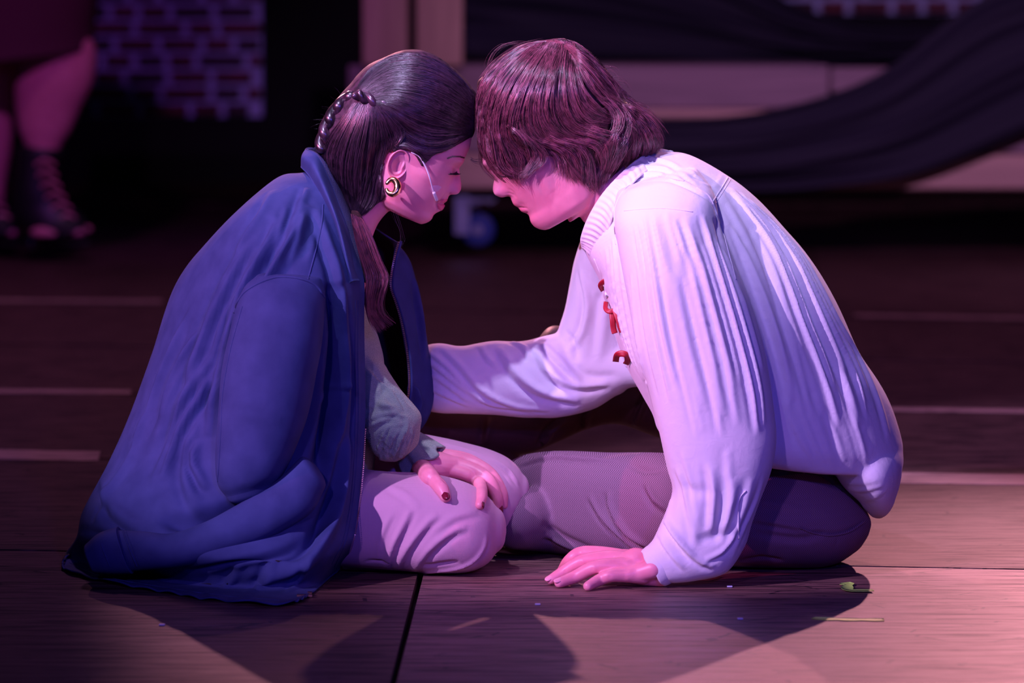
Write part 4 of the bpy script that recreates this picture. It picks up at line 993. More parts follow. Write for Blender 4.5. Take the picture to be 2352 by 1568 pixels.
# ================================================================== THE MAN
YM = 0.0
man = empty('person', (0, 0, 0), label='person with wavy auburn hair sitting in a loose white shirt, hand flat on the floor', cat='person')
fm = Frame((1305, 345), (-.545, -.838), -1, YM)
mprof = [(1215, 150), (1180, 160), (1142, 184), (1112, 218), (1096, 250), (1094, 290), (1096, 325), (1101, 355), (1108, 378), (1118, 392), (1130, 401), (1137, 408), (1134, 418), (1132, 428), (1132, 438), (1136, 447), (1145, 452), (1153, 454),
         (1166, 450), (1173, 452), (1174, 458), (1177, 465), (1180, 471), (1188, 475.5), (1192, 476), (1193, 481), (1199, 487), (1208, 489), (1216, 493), (1216, 503), (1219, 513), (1226, 522), (1238, 528), (1250, 529.5), (1262, 526)]
na_, su_, di_ = fm.ab((1121, 394)), fm.ab((1173, 453)), fm.ab((1216, 497))
mrows = [(-137, 62, 20, 40, 1.9), (-130, 48, 5, 62, 1.8), (-112, 30, -22, 82, 1.8), (-80, 12, -60, 92, 1.95), (-30, 0, -105, 98, 2.15), (20, -10, -135, 102, 2.3), (70, -16, -150, 108, 2.45),
         (130, -22, -155, 112, 2.3), (175, -32, -142, 98, 2.0), (205, -36, -112, 70, 2.0), (222, -36, -80, 40, 2.0)]
tipb = fm.ab((1134, 440))[1]
mfeat = dict(nasion=(na_[0] - 1, na_[1]), subnasale=su_, dip=di_, tip=tipb, eye=na_[1] - 8, brow=na_[1] + 20, lip=fm.ab((1188, 475))[1], lipw=30)
hv = head(fm, mprof, mrows, mfeat)
neck = tube([W(1345, 385, 0), W(1385, 432, 0), W(1425, 475, 0), W(1480, 520, 0)], [.046, .0485, .052, .08], 40)
adam = ellipsoid(W(1352, 470, 0), .016, .02, .03, 16)
chest = loft([(1350, 560, 1500, 400, 0, .08), (1400, 640, 1600, 450, 0, .15), (1440, 760, 1750, 600, 0, .16), (1500, 900, 1900, 850, 0, .15)], 24, 40)
mh, mf_ = remesh(join(hv, neck, adam, chest), .0019, 3, .5)
tm = bvh(mh, mf_)
mh = sculpt(mh, mf_, [([(1190, 476), (1200, 478), (1212, 478)], 4, -1.6), ([(1160, 446), (1172, 444), (1182, 450)], 5, -1.0), ([(1158, 452), (1168, 449)], 3.5, -2.4), ([(1166, 434), (1178, 440), (1184, 455)], 6, -1.0),
                      ([(1200, 492), (1210, 486)], 5, -1.0), ([(1225, 400), (1250, 418), (1270, 440)], 22, 1.5)], tm)
mear = ear(fm, *fm.ab((1309, 343)), 97, 27, 42, .06)
def fy(py_bottom): return 7497.0 / (py_bottom - 24) - D
def onf(px, py, r):   # point seen at the pixel and lying r above the floor
    return FL(px, py, r)
mhd = []
wr = W(1520, 1306, -.243); 
def fin(pts, tip_r, Ys):
    P_ = [W(x, y, Y) for (x, y), Y in zip(pts, Ys)]; P_[-1] = onf(*pts[-1], tip_r); return P_
fg = [
 (fin([(1478, 1320), (1432, 1320), (1400, 1322), (1376, 1332), (1350, 1346)], .0072, [-.255, -.262, -.268, -.266, -.26]), [.0135, .0112, .0100, .0093, .0074]),
 (fin([(1470, 1306), (1424, 1298), (1368, 1302), (1322, 1324), (1284, 1338)], .0076, [-.245, -.248, -.250, -.244, -.24]), [.0145, .0118, .0108, .0098, .0079]),
 (fin([(1465, 1296), (1412, 1281), (1340, 1289), (1298, 1312), (1266, 1331)], .0077, [-.228, -.228, -.226, -.222, -.22]), [.0145, .0122, .0112, .0100, .0080]),
 (fin([(1460, 1288), (1388, 1273), (1336, 1271), (1308, 1288), (1290, 1312)], .0075, [-.212, -.205, -.200, -.196, -.19]), [.0145, .0122, .0112, .0100, .0078]),
 (fin([(1468, 1290), (1430, 1282), (1400, 1284), (1376, 1290)], .009, [-.20, -.180, -.168, -.160]), [.017, .0145, .0125, .0095])]
for q, rr in fg: mhd.append(finger(q, rr, n=16))
mhd.append(tube([wr, W(1482, 1304, -.236), W(1452, 1298, -.234), W(1424, 1296, -.235)], [.0215, .0215, .0215, .0125], 24, flat=1.25))
mhd.append(tube([W(1500, 1306, -.262), W(1465, 1316, -.258), W(1440, 1320, -.262)], [.015, .0135, .011], 20))
mhd.append(tube([W(1600, 1240, -.24), W(1560, 1280, -.243), wr], [.035, .027, .0225], 20))
hh, hhf = remesh(join(*mhd), .0014, 5, .5)
hh[:, 2] = np.maximum(hh[:, 2], .0006)
hh = sculpt(hh, hhf, [([(1440, 1296), (1412, 1290), (1392, 1296)], 5, -.9), ([(1445, 1312), (1424, 1312), (1405, 1312)], 5, -1.2), ([(1432, 1282), (1410, 1276)], 5, .6), ([(1336, 1284), (1344, 1296)], 4, .6), ([(1334, 1266), (1338, 1276)], 4, .5), ([(1296, 1308), (1302, 1318)], 3, -.5),
                        ([(1398, 1320), (1404, 1330)], 4, -.4), ([(1363, 1298), (1368, 1310)], 4, .5), ([(1470, 1280), (1430, 1290)], 6, .7)])
farh = [tube([W(1000, 868, .18), W(950, 868, .24), W(915, 862, .28)], [.022, .024, .014], 16, flat=.6)]
for k, dz in enumerate((.018, .006, -.006, -.018)):
    c0 = W(925, 866, .28) + [0, 0, dz]; farh.append(finger([c0, c0 + [-.035, .008, dz * .3], c0 + [-.058, .022, dz * .3], c0 + [-.068, .04, dz * .2]], [.0095, .0088, .008, .006], n=10))
c0 = W(955, 850, .24); farh.append(finger([c0, c0 + [-.02, -.012, .022], c0 + [-.038, -.008, .036]], [.011, .0095, .007], n=10))
obj('body', join((mh, mf_), mear, (hh, hhf), *farh, tube([W(1600, 640, 0), W(1760, 800, 0), W(1830, 960, 0), W(1790, 1110, .02)], [.1, .12, .11, .07], 24)), M['skin'], man)
for (q, rr), o_, L in ((fg[1], (-.1, -.5, .85), .0062), (fg[2], (-.1, -.55, .85), .0062)):
    tip = q[-1]; ax = tip - q[-2]; ax /= np.linalg.norm(ax); o_ = np.array(o_, float); o_ -= ax * o_.dot(ax); o_ /= np.linalg.norm(o_)
    n_ = nail('fingernail', tip + ax * .002 + o_ * .0070, ax, o_, L, .0048, man); n_.data.materials.clear(); n_.data.materials.append(M['skinnail'] if 'skinnail' in M else M.setdefault('skinnail', mat('bare nail', (.90, .38, .44), .35)))
tm = bvh(mh, mf_)
patch('lower_lip', tm, [(1192, 477), (1200, 478), (1208, 481), (1212, 486), (1206, 488.5), (1199, 486.5), (1194, 482)], M['liph'], man, bulge=.0008)
patch('upper_lip', tm, [(1178, 466), (1186, 466), (1198, 471), (1208, 477), (1194, 475), (1183, 473)], M['liph'], man, bulge=.0003)
patch('eyebrow', tm, [(1122, 385), (1135, 372), (1155, 362), (1170, 362), (1156, 369), (1138, 380), (1126, 391)], M['hairm'], man, bulge=.0006)
obj('eyelashes', tube(on(tm, [(1148, 402), (1154, 405), (1162, 404), (1170, 398)]) - [0, .0006, 0], [.0004, .001, .001, .0004], 6, 14), M['belt'], man)
# ---- hair of the man
mo = [(1095, 194), (1101, 182), (1121, 166), (1140, 146), (1160, 128), (1188, 110), (1226, 99), (1264, 92), (1290, 89), (1315, 97), (1347, 116), (1372, 140), (1398, 168), (1413, 188), (1430, 210), (1433, 232), (1448, 240), (1470, 256), (1494, 274), (1513, 296), (1521, 320),
      (1520, 338), (1500, 350), (1458, 362), (1436, 378), (1411, 400), (1388, 412), (1372, 418), (1358, 416), (1344, 406), (1330, 394), (1317, 376), (1300, 362), (1284, 356), (1268, 358), (1254, 354), (1238, 356), (1226, 356), (1216, 364), (1208, 380), (1196, 390), (1184, 388), (1168, 384), (1150, 384), (1134, 382), (1118, 374), (1106, 362), (1097, 340), (1095, 300), (1097, 250)]
mhv = inflate(mo, YM, .098, 4, over=bvh(mh, mf_), clear=.006)
tail = loft([(1420, 215, 1400, 330, 0, .06), (1465, 262, 1430, 350, 0, .062), (1500, 295, 1470, 345, 0, .05)], 20, 30)
mb, mbf = remesh(join(mhv, tail), .0028, 5, .5)
tmh = bvh(mb, mbf)
W2 = [
 ([(1266, 93), (1215, 101), (1160, 128), (1112, 172), (1098, 215), (1097, 300)], [(1225, 104), (1180, 130), (1140, 176), (1115, 225), (1106, 280), (1112, 350)], 700, .36, 4, 14, 2.5),
 ([(1270, 91), (1320, 99), (1372, 141), (1412, 188), (1432, 228)], [(1262, 98), (1310, 112), (1355, 150), (1395, 200), (1420, 240)], 500, .36, 4, 10, 2.0),
 ([(1440, 240), (1480, 262), (1508, 290), (1520, 320), (1512, 342)], [(1430, 250), (1465, 275), (1490, 300), (1500, 325), (1490, 350)], 400, .36, 6, 8, 3.0),
 ([(1225, 104), (1170, 140), (1130, 190), (1108, 250), (1104, 310), (1118, 360)], [(1262, 96), (1215, 160), (1180, 230), (1168, 290), (1180, 330), (1215, 352)], 1500, .36, 7, 26, 2.0),
 ([(1262, 96), (1215, 160), (1180, 230), (1168, 290), (1180, 330), (1215, 352)], [(1290, 92), (1262, 170), (1245, 240), (1255, 290), (1290, 318), (1330, 325)], 1600, .36, 7, 28, 2.0),
 ([(1290, 92), (1262, 170), (1245, 240), (1255, 290), (1290, 318), (1330, 325)], [(1320, 98), (1330, 160), (1345, 210), (1370, 245), (1400, 262), (1432, 262)], 1500, .36, 8, 26, 2.0),
 ([(1240, 96), (1300, 92), (1350, 122), (1390, 165), (1420, 205), (1430, 232)], [(1290, 96), (1318, 130), (1340, 180), (1365, 222), (1395, 246), (1430, 256)], 1000, .36, 7, 18, 2.0),
 ([(1104, 255), (1100, 300), (1100, 340), (1112, 372), (1140, 398), (1185, 420)], [(1140, 285), (1150, 310), (1160, 345), (1170, 375), (1195, 395), (1212, 385)], 700, .34, 9, 14, 3.0),
 ([(1150, 280), (1180, 300), (1205, 330), (1212, 360), (1205, 392), (1190, 412)], [(1190, 300), (1225, 322), (1245, 345), (1250, 362), (1240, 378), (1228, 384)], 650, .34, 9, 12, 3.0),
 ([(1200, 318), (1250, 335), (1285, 350), (1300, 372), (1310, 392), (1328, 416)], [(1250, 300), (1300, 322), (1335, 335), (1350, 362), (1352, 395), (1356, 430)], 900, .35, 9, 14, 2.6),
 ([(1290, 318), (1325, 325), (1360, 335), (1378, 365), (1375, 400), (1368, 428)], [(1350, 285), (1385, 300), (1420, 315), (1430, 345), (1415, 380), (1392, 415)], 1000, .36, 10, 14, 3.0),
 ([(1380, 250), (1415, 262), (1440, 290), (1450, 325), (1440, 350), (1415, 392)], [(1420, 232), (1455, 250), (1488, 275), (1510, 305), (1518, 330), (1500, 346)], 1100, .36, 10, 16, 3.0),
 ([(1370, 225), (1400, 250), (1410, 285), (1395, 320), (1380, 345), (1375, 370)], [(1420, 222), (1440, 250), (1450, 280), (1440, 320), (1425, 350), (1412, 372)], 600, .36, 11, 10, 4.0),
]
gr = []
for A_, B_, n_, *_ in W2: gr += between(A_, B_, max(6, n_ // 75), 6, 3.6, 'f', seed=n_)
for qi, (A_, B_, n_, *_) in enumerate(W2[3:]): gr += between(A_, B_, 4, 15, 5.5, 'f', seed=qi + 90)
mb = sculpt(mb, mbf, gr, tmh)
tmh = bvh(lap(mb, mbf, 2), mbf)
mhair = obj('hair', (mb, mbf), M['hairmb'], man)
strands('hair_strands', tmh, W2, M['hairm'], mhair, YM, -.05, 21, wave=7.0, seg=14)
fly = [([(1120, 300), (1125, 350), (1150, 395), (1188, 428)], [(1190, 330), (1215, 365), (1210, 395), (1195, 425)], 160, .24, 5, 12, 5), ([(1230, 330), (1262, 355), (1268, 385), (1255, 402)], [(1290, 340), (1312, 370), (1318, 400), (1330, 428)], 130, .22, 4, 12, 5),
       ([(1320, 350), (1340, 395), (1352, 430), (1372, 446)], [(1400, 340), (1410, 380), (1392, 415), (1368, 440)], 160, .24, 6, 12, 5), ([(1100, 180), (1135, 140), (1190, 104), (1250, 88)], [(1108, 195), (1140, 155), (1200, 115), (1255, 97)], 50, .16, 5, 20, 4), ([(1410, 180), (1436, 215), (1462, 238), (1500, 250)], [(1430, 225), (1470, 250), (1505, 280), (1532, 318)], 60, .18, 5, 16, 5), ([(1200, 110), (1160, 100), (1130, 120), (1117, 150), (1122, 170)], [(1240, 96), (1190, 95), (1150, 110), (1130, 140), (1128, 165)], 12, .13, 1, 8, 3), ([(1370, 150), (1400, 150), (1420, 175)], [(1400, 200), (1440, 195), (1460, 220)], 18, .13, 1, 9, 4),
       ([(1430, 235), (1470, 235), (1500, 262), (1535, 300)], [(1440, 250), (1490, 268), (1515, 292), (1528, 330)], 30, .14, 2, 12, 5), ([(1098, 340), (1100, 375), (1120, 400), (1140, 412)], [(1110, 350), (1112, 380), (1130, 402), (1150, 420), (1170, 424)], 26, .16, 3, 8, 3),
       ([(1330, 410), (1350, 430), (1362, 440)], [(1380, 400), (1388, 425), (1380, 438)], 30, .16, 2, 10, 4)]
strands('flyaway_strands', tmh, fly, M['hairm'], mhair, YM, -.03, 29, mirror=False)
# ---- shirt
torso = loft([(1338, 545, 1500, 352, 0, .075), (1350, 590, 1572, 352, 0, .12), (1375, 640, 1645, 388, 0, .165), (1392, 690, 1722, 440, 0, .19), (1408, 750, 1795, 515, 0, .20), (1424, 800, 1860, 592, 0, .205), (1445, 852, 1920, 692, 0, .205), (1475, 905, 1972, 805, 0, .20), (1500, 950, 2035, 905, 0, .195),
              (1515, 990, 2070, 1010, 0, .19), (1560, 1018, 2066, 1048, 0, .18), (1640, 1036, 2050, 1074, 0, .168)], 90, 90, 2.15, .1, .08)
tl = inflate([(1880, 1040), (1960, 980), (2040, 1000), (2069, 1030), (2066, 1080), (2054, 1130), (2040, 1168), (2022, 1185), (2003, 1186), (1985, 1168), (1960, 1140), (1930, 1118), (1905, 1090)], .0, .15, 5)
sh = loft([(1418, 440, 1600, 385, -.10, .085), (1408, 500, 1640, 445, -.15, .09), (1418, 560, 1655, 520, -.175, .088), (1432, 640, 1690, 610, -.195, .085), (1447, 720, 1722, 690, -.205, .082), (1462, 800, 1750, 780, -.213, .08), (1486, 880, 1768, 870, -.22, .078), (1502, 945, 1778, 945, -.225, .076),
           (1518, 1010, 1783, 1010, -.23, .073), (1532, 1075, 1772, 1075, -.232, .07), (1545, 1125, 1748, 1140, -.234, .066), (1530, 1175, 1728, 1200, -.236, .06), (1512, 1215, 1712, 1255, -.238, .053), (1500, 1240, 1670, 1312, -.24, .046), (1488, 1253, 1600, 1332, -.242, .037), (1476, 1262, 1540, 1340, -.243, .030)], 150, 110, 2.3, .1, .02)
fu = loft([(1345, 520, 1470, 500, .13, .07), (1322, 590, 1460, 580, .16, .07), (1310, 650, 1450, 640, .175, .065), (1298, 710, 1450, 720, .18, .06), (1280, 770, 1470, 800, .185, .058), (1275, 830, 1470, 870, .185, .055), (1300, 890, 1440, 890, .185, .05)], 50, 60, 2.3)
ff = loft([(1530, 800, 1530, 900, .12, .06), (1440, 775, 1450, 888, .17, .055), (1350, 762, 1370, 935, .185, .057), (1270, 768, 1290, 956, .185, .058), (1200, 784, 1215, 958, .18, .056), (1130, 784, 1140, 952, .175, .054), (1060, 796, 1065, 950, .17, .05), (1010, 788, 1010, 948, .18, .046), (970, 796, 970, 938, .21, .042), (930, 820, 930, 915, .25, .034)], 70, 60, 2.3)
sb, sbf = remesh(join(torso, tl, sh, fu, ff), .0031, 6, .5)
ts = bvh(sb, sbf)
st = []
# gathers falling from the shoulder seam down the near sleeve
st += between([(1432, 500), (1445, 640), (1465, 800), (1500, 950), (1530, 1060)], [(1640, 490), (1690, 640), (1735, 780), (1765, 900), (1775, 1000)], 17, 12, 6.0, 'f', .45, .3, 1)
st += between([(1440, 490), (1448, 560), (1462, 650)], [(1560, 480), (1585, 540), (1610, 610)], 9, 7, 3.5, 'f', .4, .2, 2)
st += between([(1530, 1040), (1560, 1120), (1580, 1200), (1600, 1280)], [(1765, 1020), (1745, 1130), (1700, 1230), (1670, 1300)], 8, 15, 4.5, 'f', .45, .3, 3)
st += [([(1545, 1140), (1520, 1180), (1545, 1230), (1590, 1280)], 14, 7, 'f'), ([(1535, 1205), (1560, 1250), (1600, 1290), (1640, 1305)], 12, 7, 'f'), ([(1510, 1225), (1530, 1262), (1570, 1310)], 9, 5, 'f'), ([(1600, 1240), (1640, 1235), (1680, 1220)], 16, -6), ([(1620, 1290), (1660, 1270), (1690, 1230)], 10, 5, 'f'), ([(1720, 1130), (1700, 1150), (1695, 1230)], 4, 2, 's'),
       ([(1560, 1110), (1600, 1130), (1640, 1125)], 16, -4)]
# back pleats from the yoke down to the waist
st += between([(1660, 430), (1740, 560), (1800, 740), (1850, 900), (1890, 1030)], [(1700, 430), (1830, 560), (1930, 740), (2010, 880), (2050, 1030)], 12, 15, 8.0, 'f', .4, .25, 5)
st += between([(1650, 470), (1700, 600), (1760, 760), (1800, 920), (1810, 1050)], [(1665, 440), (1740, 560), (1805, 740), (1850, 900), (1890, 1040)], 6, 14, 7.0, 'f', .4, .25, 6)
st += between([(1800, 960), (1830, 1020), (1860, 1060)], [(1960, 900), (2000, 1020), (2020, 1130)], 6, 13, 3, 'f', .4, .2, 7)
st += between([(1905, 1095), (1960, 1110), (2030, 1100)], [(1985, 1165), (2010, 1160), (2045, 1130)], 3, 10, 1.5, 'f', .4, .2, 8)
# yoke, armhole and shoulder seams
st += [([(1415, 455), (1470, 418), (1540, 415), (1600, 440), (1640, 470), (1655, 540), (1690, 620)], 8, -5), ([(1640, 470), (1655, 440), (1672, 410)], 5, -2.5, 's'), ([(1610, 420), (1640, 430), (1660, 400)], 4, 2), ([(1640, 500), (1665, 580), (1690, 650), (1700, 690)], 10, -7), ([(1440, 372), (1500, 365), (1560, 385), (1620, 420)], 9, 4, 'f'),
       ([(1425, 400), (1480, 385), (1540, 392), (1600, 425)], 9, 4.5, 'f'), ([(1415, 430), (1470, 402), (1530, 403), (1590, 432)], 8, 4, 'f'), ([(1440, 480), (1520, 478), (1580, 482)], 6, -2.0)]
# chest
st += between([(1385, 560), (1400, 680), (1425, 780), (1465, 860)], [(1420, 520), (1432, 640), (1455, 780), (1490, 900)], 6, 9, 5, 'f', .4, .2, 9)
# far sleeve
st += [([(1010, 800), (1060, 850), (1110, 905), (1180, 935), (1260, 945)], 12, 6, 'f'), ([(1140, 800), (1180, 860), (1240, 905), (1330, 925)], 18, 8, 'f'), ([(1220, 800), (1260, 860), (1320, 890), (1400, 885)], 16, 7, 'f'), ([(1240, 790), (1290, 840), (1330, 880)], 12, 8, 'f'), ([(1290, 780), (1310, 830), (1350, 865), (1420, 862)], 14, -6),
       ([(980, 830), (1030, 870), (1080, 910)], 8, 5, 'f'), ([(985, 860), (1030, 890), (1075, 925)], 7, 5, 'f'), ([(985, 895), (1030, 915), (1075, 935)], 7, 5, 'f'), ([(980, 810), (1020, 840), (1060, 880)], 8, 5, 'f'), ([(1050, 870), (1110, 925), (1200, 945), (1230, 950)], 8, 5, 'f'),
       ([(1330, 620), (1345, 700), (1330, 770), (1300, 800)], 14, 6, 'f'), ([(1390, 640), (1380, 740), (1370, 830)], 20, 4, 'f'), ([(1298, 760), (1320, 790), (1325, 830)], 9, -6), ([(1170, 785), (1200, 800), (1215, 830)], 10, 5, 'f'), ([(1100, 795), (1120, 830), (1150, 850)], 10, 4, 'f')]
sb = sculpt(sb, sbf, st, ts); sb = wrinkle(sb, normals(sb, sbf), 26, 1.6, (1.5, 1, .8), 3, 12); sb = lap(sb, sbf, 2, .5)
shirt = obj('shirt', (sb, sbf), M['shirt'], man)
ts2 = bvh(sb, sbf)
sv_ = []
for q_, r_s in (([(1602, 432), (1630, 452), (1650, 500), (1668, 560), (1690, 640)], .0013), ([(1638, 462), (1655, 436), (1672, 408)], .0012), ([(1644, 466), (1661, 440), (1678, 412)], .0007), ([(1434, 484), (1480, 480), (1530, 479), (1590, 486)], .0009), ([(1414, 560), (1412, 480), (1440, 430), (1500, 405), (1570, 415)], .001)):
    s_ = on(ts2, q_, 24); s_[:, 1] -= .0002; sv_.append(tube(s_, r_s, 6, 70))
obj('seam', join(*sv_), M['shirt'], shirt)
# cuff band at the wrist
g = []; nn = 64; c0 = W(1504, 1303, -.243); e1 = (W(1476, 1260, -.243) - W(1532, 1343, -.243)) / 2; ax = np.cross(e1, [0, 1, 0]); ax /= np.linalg.norm(ax); ax *= -1 if ax[0] > 0 else 1
for i in range(10):
    s = i / 9; a = np.linspace(0, 2 * np.pi, nn, endpoint=False); k = 1.0 + .05 * math.sin(s * math.pi)
    g.append(c0 - ax * .022 + ax * .026 * s + e1 * .97 * k * np.cos(a)[:, None] + np.array([0, 1, 0]) * (.031 * k * np.sin(a))[:, None] + ax * (.0012 * np.sin(a * 5))[:, None])
inner = [q.mean(0) + (q - q.mean(0)) * .93 for q in g][::-1]
A = np.array(g + inner); V_ = A.reshape(-1, 3); V_[:, 2] = np.maximum(V_[:, 2], .001); obj('cuff', (V_, gridfaces(20, nn, True)), M['shirt'], shirt)
# stand collar
ci = [(1590, 372, .06), (1535, 345, .055), (1500, 345, .0), (1455, 372, -.045), (1412, 412, -.062), (1378, 452, -.068), (1350, 500, -.060), (1334, 545, -.040), (1336, 566, -.018)]
co = [(1600, 392, .09), (1545, 372, .08), (1525, 378, -.01), (1480, 398, -.07), (1440, 440, -.095), (1412, 490, -.098), (1398, 535, -.088), (1385, 575, -.066), (1362, 600, -.035)]
CG = np.stack([cr(np.array(q, float), 150) for q in (ci, [((a[0] + b[0]) / 2, (a[1] + b[1]) / 2, (a[2] + b[2]) / 2 - .008) for a, b in zip(ci, co)], co)], 0)
CG = np.stack([cr(CG[:, j], 20) for j in range(150)], 1); CV = W(CG[..., 0], CG[..., 1], CG[..., 2]).reshape(-1, 3); CF = gridfaces(20, 150)
if normals(CV, CF)[8 * 150 + 100][1] > 0: CF = CF[:, ::-1]
N_ = normals(CV, CF); sj = np.tile(np.linspace(0, 1, 150), 20); si = np.repeat(np.linspace(0, 1, 20), 150)
CV = CV + N_ * (.0011 * np.sin(sj * 190 + 4 * np.sin(si * 3)) * np.sin(si * math.pi) ** .5 + .0014 * np.exp(-((si - .06) / .05) ** 2) + .0014 * np.exp(-((si - .92) / .05) ** 2))[:, None]
obj('collar', solidify(CV, CF, 20, 150, .0035), M['shirt'], shirt)
# front placket below the collar and its red ribbon lacing
pl = [(1362, 596), (1376, 630), (1385, 665), (1398, 710), (1410, 760), (1422, 800), (1436, 838)]
def rib(pts, wd, name, Ys, tw=0.0, parent=None):
    Q = arc(np.array([(x, y, Y) for (x, y), Y in zip(pts, Ys)], float), 30); C = W(Q[:, 0], Q[:, 1], Q[:, 2]); T = np.gradient(C, axis=0); T /= np.linalg.norm(T, axis=1)[:, None]
    s = np.linspace(0, 1, 30); g = []
    for c, t, k in zip(C, T, s):
        a = tw * k; up = np.cross(t, [0, 1, 0]); up /= np.linalg.norm(up) + 1e-9; d_ = up * math.cos(a) + np.array([0, 1, 0]) * math.sin(a)
        g.append([c + d_ * wd * q for q in (-1, -.33, .33, 1)])
    V = np.array(g).reshape(-1, 3); return solidify(V, gridfaces(30, 4), 30, 4, .0007)
lace = [rib([(1398, 668), (1402, 650), (1396, 642), (1386, 643), (1378, 652), (1384, 664)], .0042, '', [-.02, -.03, -.035, -.035, -.03, -.02], .5),
        rib([(1391, 690), (1390, 705), (1398, 712), (1410, 708), (1412, 694), (1404, 690)], .0036, '', [-.02, -.035, -.042, -.042, -.035, -.025], .4),
        rib([(1404, 706), (1406, 730), (1408, 750), (1411, 762)], .0045, '', [-.040, -.045, -.045, -.046], .2), rib([(1408, 706), (1416, 725), (1422, 745), (1427, 759)], .0036, '', [-.042, -.048, -.05, -.05], .3),
        rib([(1413, 826), (1416, 812), (1426, 808), (1438, 812), (1440, 824), (1436, 832)], .0048, '', [-.03, -.05, -.056, -.056, -.045, -.03], .3)]
for n_, l_ in zip(('ribbon_loop', 'ribbon_bow', 'ribbon_tail', 'ribbon_tail', 'ribbon_knot'), lace):
    o_ = obj(n_, (l_[0] + [0, -.028, 0], l_[1]), M['ribbon'], shirt)
# placket edging
pq = on(ts2, pl, 30); a_ = tube(pq + [.004, -.004, 0], .0045, 10, 90, flat=.7); av = wrinkle(a_[0], normals(*a_), 300, .8, seed=2); obj('placket', (av, a_[1]), M['shirt'], shirt)
# sleeve placket by the elbow
sp = on(ts2, [(1712, 1128), (1700, 1142), (1696, 1170), (1697, 1235)], 16); obj('sleeve_placket', tube(sp - [0, .0005, 0], .0022, 8, 60, flat=.6), M['shirt'], shirt)
# ---- trousers
nl = loft([(1165, 1062, 1167, 1226, .20, .045), (1205, 1044, 1210, 1248, .17, .055), (1260, 1037, 1262, 1268, .12, .075), (1340, 1037, 1345, 1278, .06, .085), (1420, 1040, 1425, 1286, .01, .095), (1500, 1040, 1505, 1290, -.035, .1), (1580, 1045, 1590, 1293, -.035, .105), (1680, 1060, 1700, 1296, -.03, .115), (1780, 1070, 1800, 1297, -.02, .14)], 80, 80, 2.3, .4, .2)
pel = inflate([(1600, 1100), (1660, 1060), (1740, 1055), (1820, 1040), (1900, 1075), (1950, 1120), (1985, 1165), (1998, 1188), (1996, 1215), (1980, 1243), (1950, 1270), (1915, 1288), (1870, 1297), (1780, 1298), (1690, 1297), (1620, 1290)], .0, .165, 5)
nsh = tube([W(1190, 1190, .06), W(1350, 1200, .15), W(1520, 1200, .2)], [.05, .05, .04], 24)
fth = loft([(1600, 850, 1640, 1040, .20, .08), (1500, 815, 1520, 1006, .28, .07), (1400, 780, 1420, 972, .31, .068), (1320, 756, 1345, 985, .32, .068), (1258, 752, 1290, 1010, .32, .065), (1200, 830, 1215, 1040, .32, .062), (1130, 880, 1130, 1044, .32, .06), (1060, 890, 1060, 1040, .32, .055), (990, 890, 990, 1030, .32, .05), (930, 900, 930, 1020, .32, .05)], 70, 60, 2.2)
pt, ptf = remesh(join(nl, pel, nsh), .0032, 6, .5)
pt[:, 2] = np.maximum(pt[:, 2], .0015)
tp_ = bvh(pt, ptf)
st = [([(1190, 1070), (1260, 1052), (1340, 1056), (1420, 1060)], 10, 5, 'f'), ([(1395, 1130), (1400, 1170), (1440, 1230), (1490, 1260)], 16, 7, 'f'), ([(1350, 1140), (1380, 1190), (1430, 1240), (1470, 1272)], 14, 5, 'f'), ([(1250, 1232), (1290, 1250), (1340, 1270)], 12, 6, 'f'), ([(1245, 1200), (1300, 1235), (1370, 1262)], 12, -4),
      ([(1440, 1060), (1480, 1080), (1530, 1075)], 14, -6), ([(1480, 1110), (1500, 1150), (1540, 1180)], 14, 6, 'f'), ([(1725, 1220), (1780, 1232), (1850, 1238), (1900, 1220)], 14, -5), ([(1720, 1195), (1790, 1205), (1840, 1215)], 12, 5, 'f'), ([(1720, 1150), (1790, 1165), (1840, 1175)], 16, 3, 'f'),
      ([(1838, 1212), (1870, 1222), (1910, 1226), (1950, 1218), (1985, 1195)], 5, -3.5), ([(1838, 1212), (1890, 1206), (1940, 1198), (1980, 1186)], 3, -2.5, 's'), ([(1836, 1226), (1880, 1238), (1930, 1236), (1965, 1224)], 2.5, -1.5, 's'), ([(1925, 1232), (1920, 1258)], 5, -1.5), ([(1700, 1290), (1750, 1280), (1800, 1288)], 12, -4),
      ([(1755, 1115), (1745, 1180), (1725, 1250)], 3, -2, 's')]
pt = sculpt(pt, ptf, st, tp_); pt = wrinkle(pt, normals(pt, ptf), 24, 1.5, seed=31); pt[:, 2] = np.maximum(pt[:, 2], .0015)
trs = obj('trousers', (pt, ptf), M['herring'], man); tp2 = bvh(pt, ptf)
pw = on(tp2, [(1838, 1212), (1870, 1224), (1910, 1229), (1950, 1220), (1984, 1198)], 24); obj('pocket_welt', tube(pw - [0, .0005, 0], .003, 8, 60, flat=.6), M['herring'], trs)
ft, ftf = remesh(join(fth, tube([W(1130, 990, .33), W(1110, 1100, .34), W(1100, 1180, .34)], [.055, .045, .04], 24)), .0035, 6)
ft = sculpt(ft, ftf, [([(1500, 880), (1470, 940), (1455, 975)], 12, 8, 'f'), ([(1400, 900), (1350, 940), (1335, 985)], 14, 8, 'f'), ([(1300, 960), (1260, 990), (1240, 1035)], 14, 7, 'f'), ([(1120, 960), (1110, 1020)], 14, 6, 'f')])
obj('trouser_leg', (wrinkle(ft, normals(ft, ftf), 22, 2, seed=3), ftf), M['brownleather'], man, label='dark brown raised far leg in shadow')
bt = tube([W(1130, 1196, .36), W(1085, 1192, .36), W(1020, 1196, .35), W(985, 1202, .35)], [.035, .038, .032, .022], 24, flat=1.0)
obj('boot', (np.maximum(bt[0], [-9, -9, .004]), bt[1]), M['belt'], man)
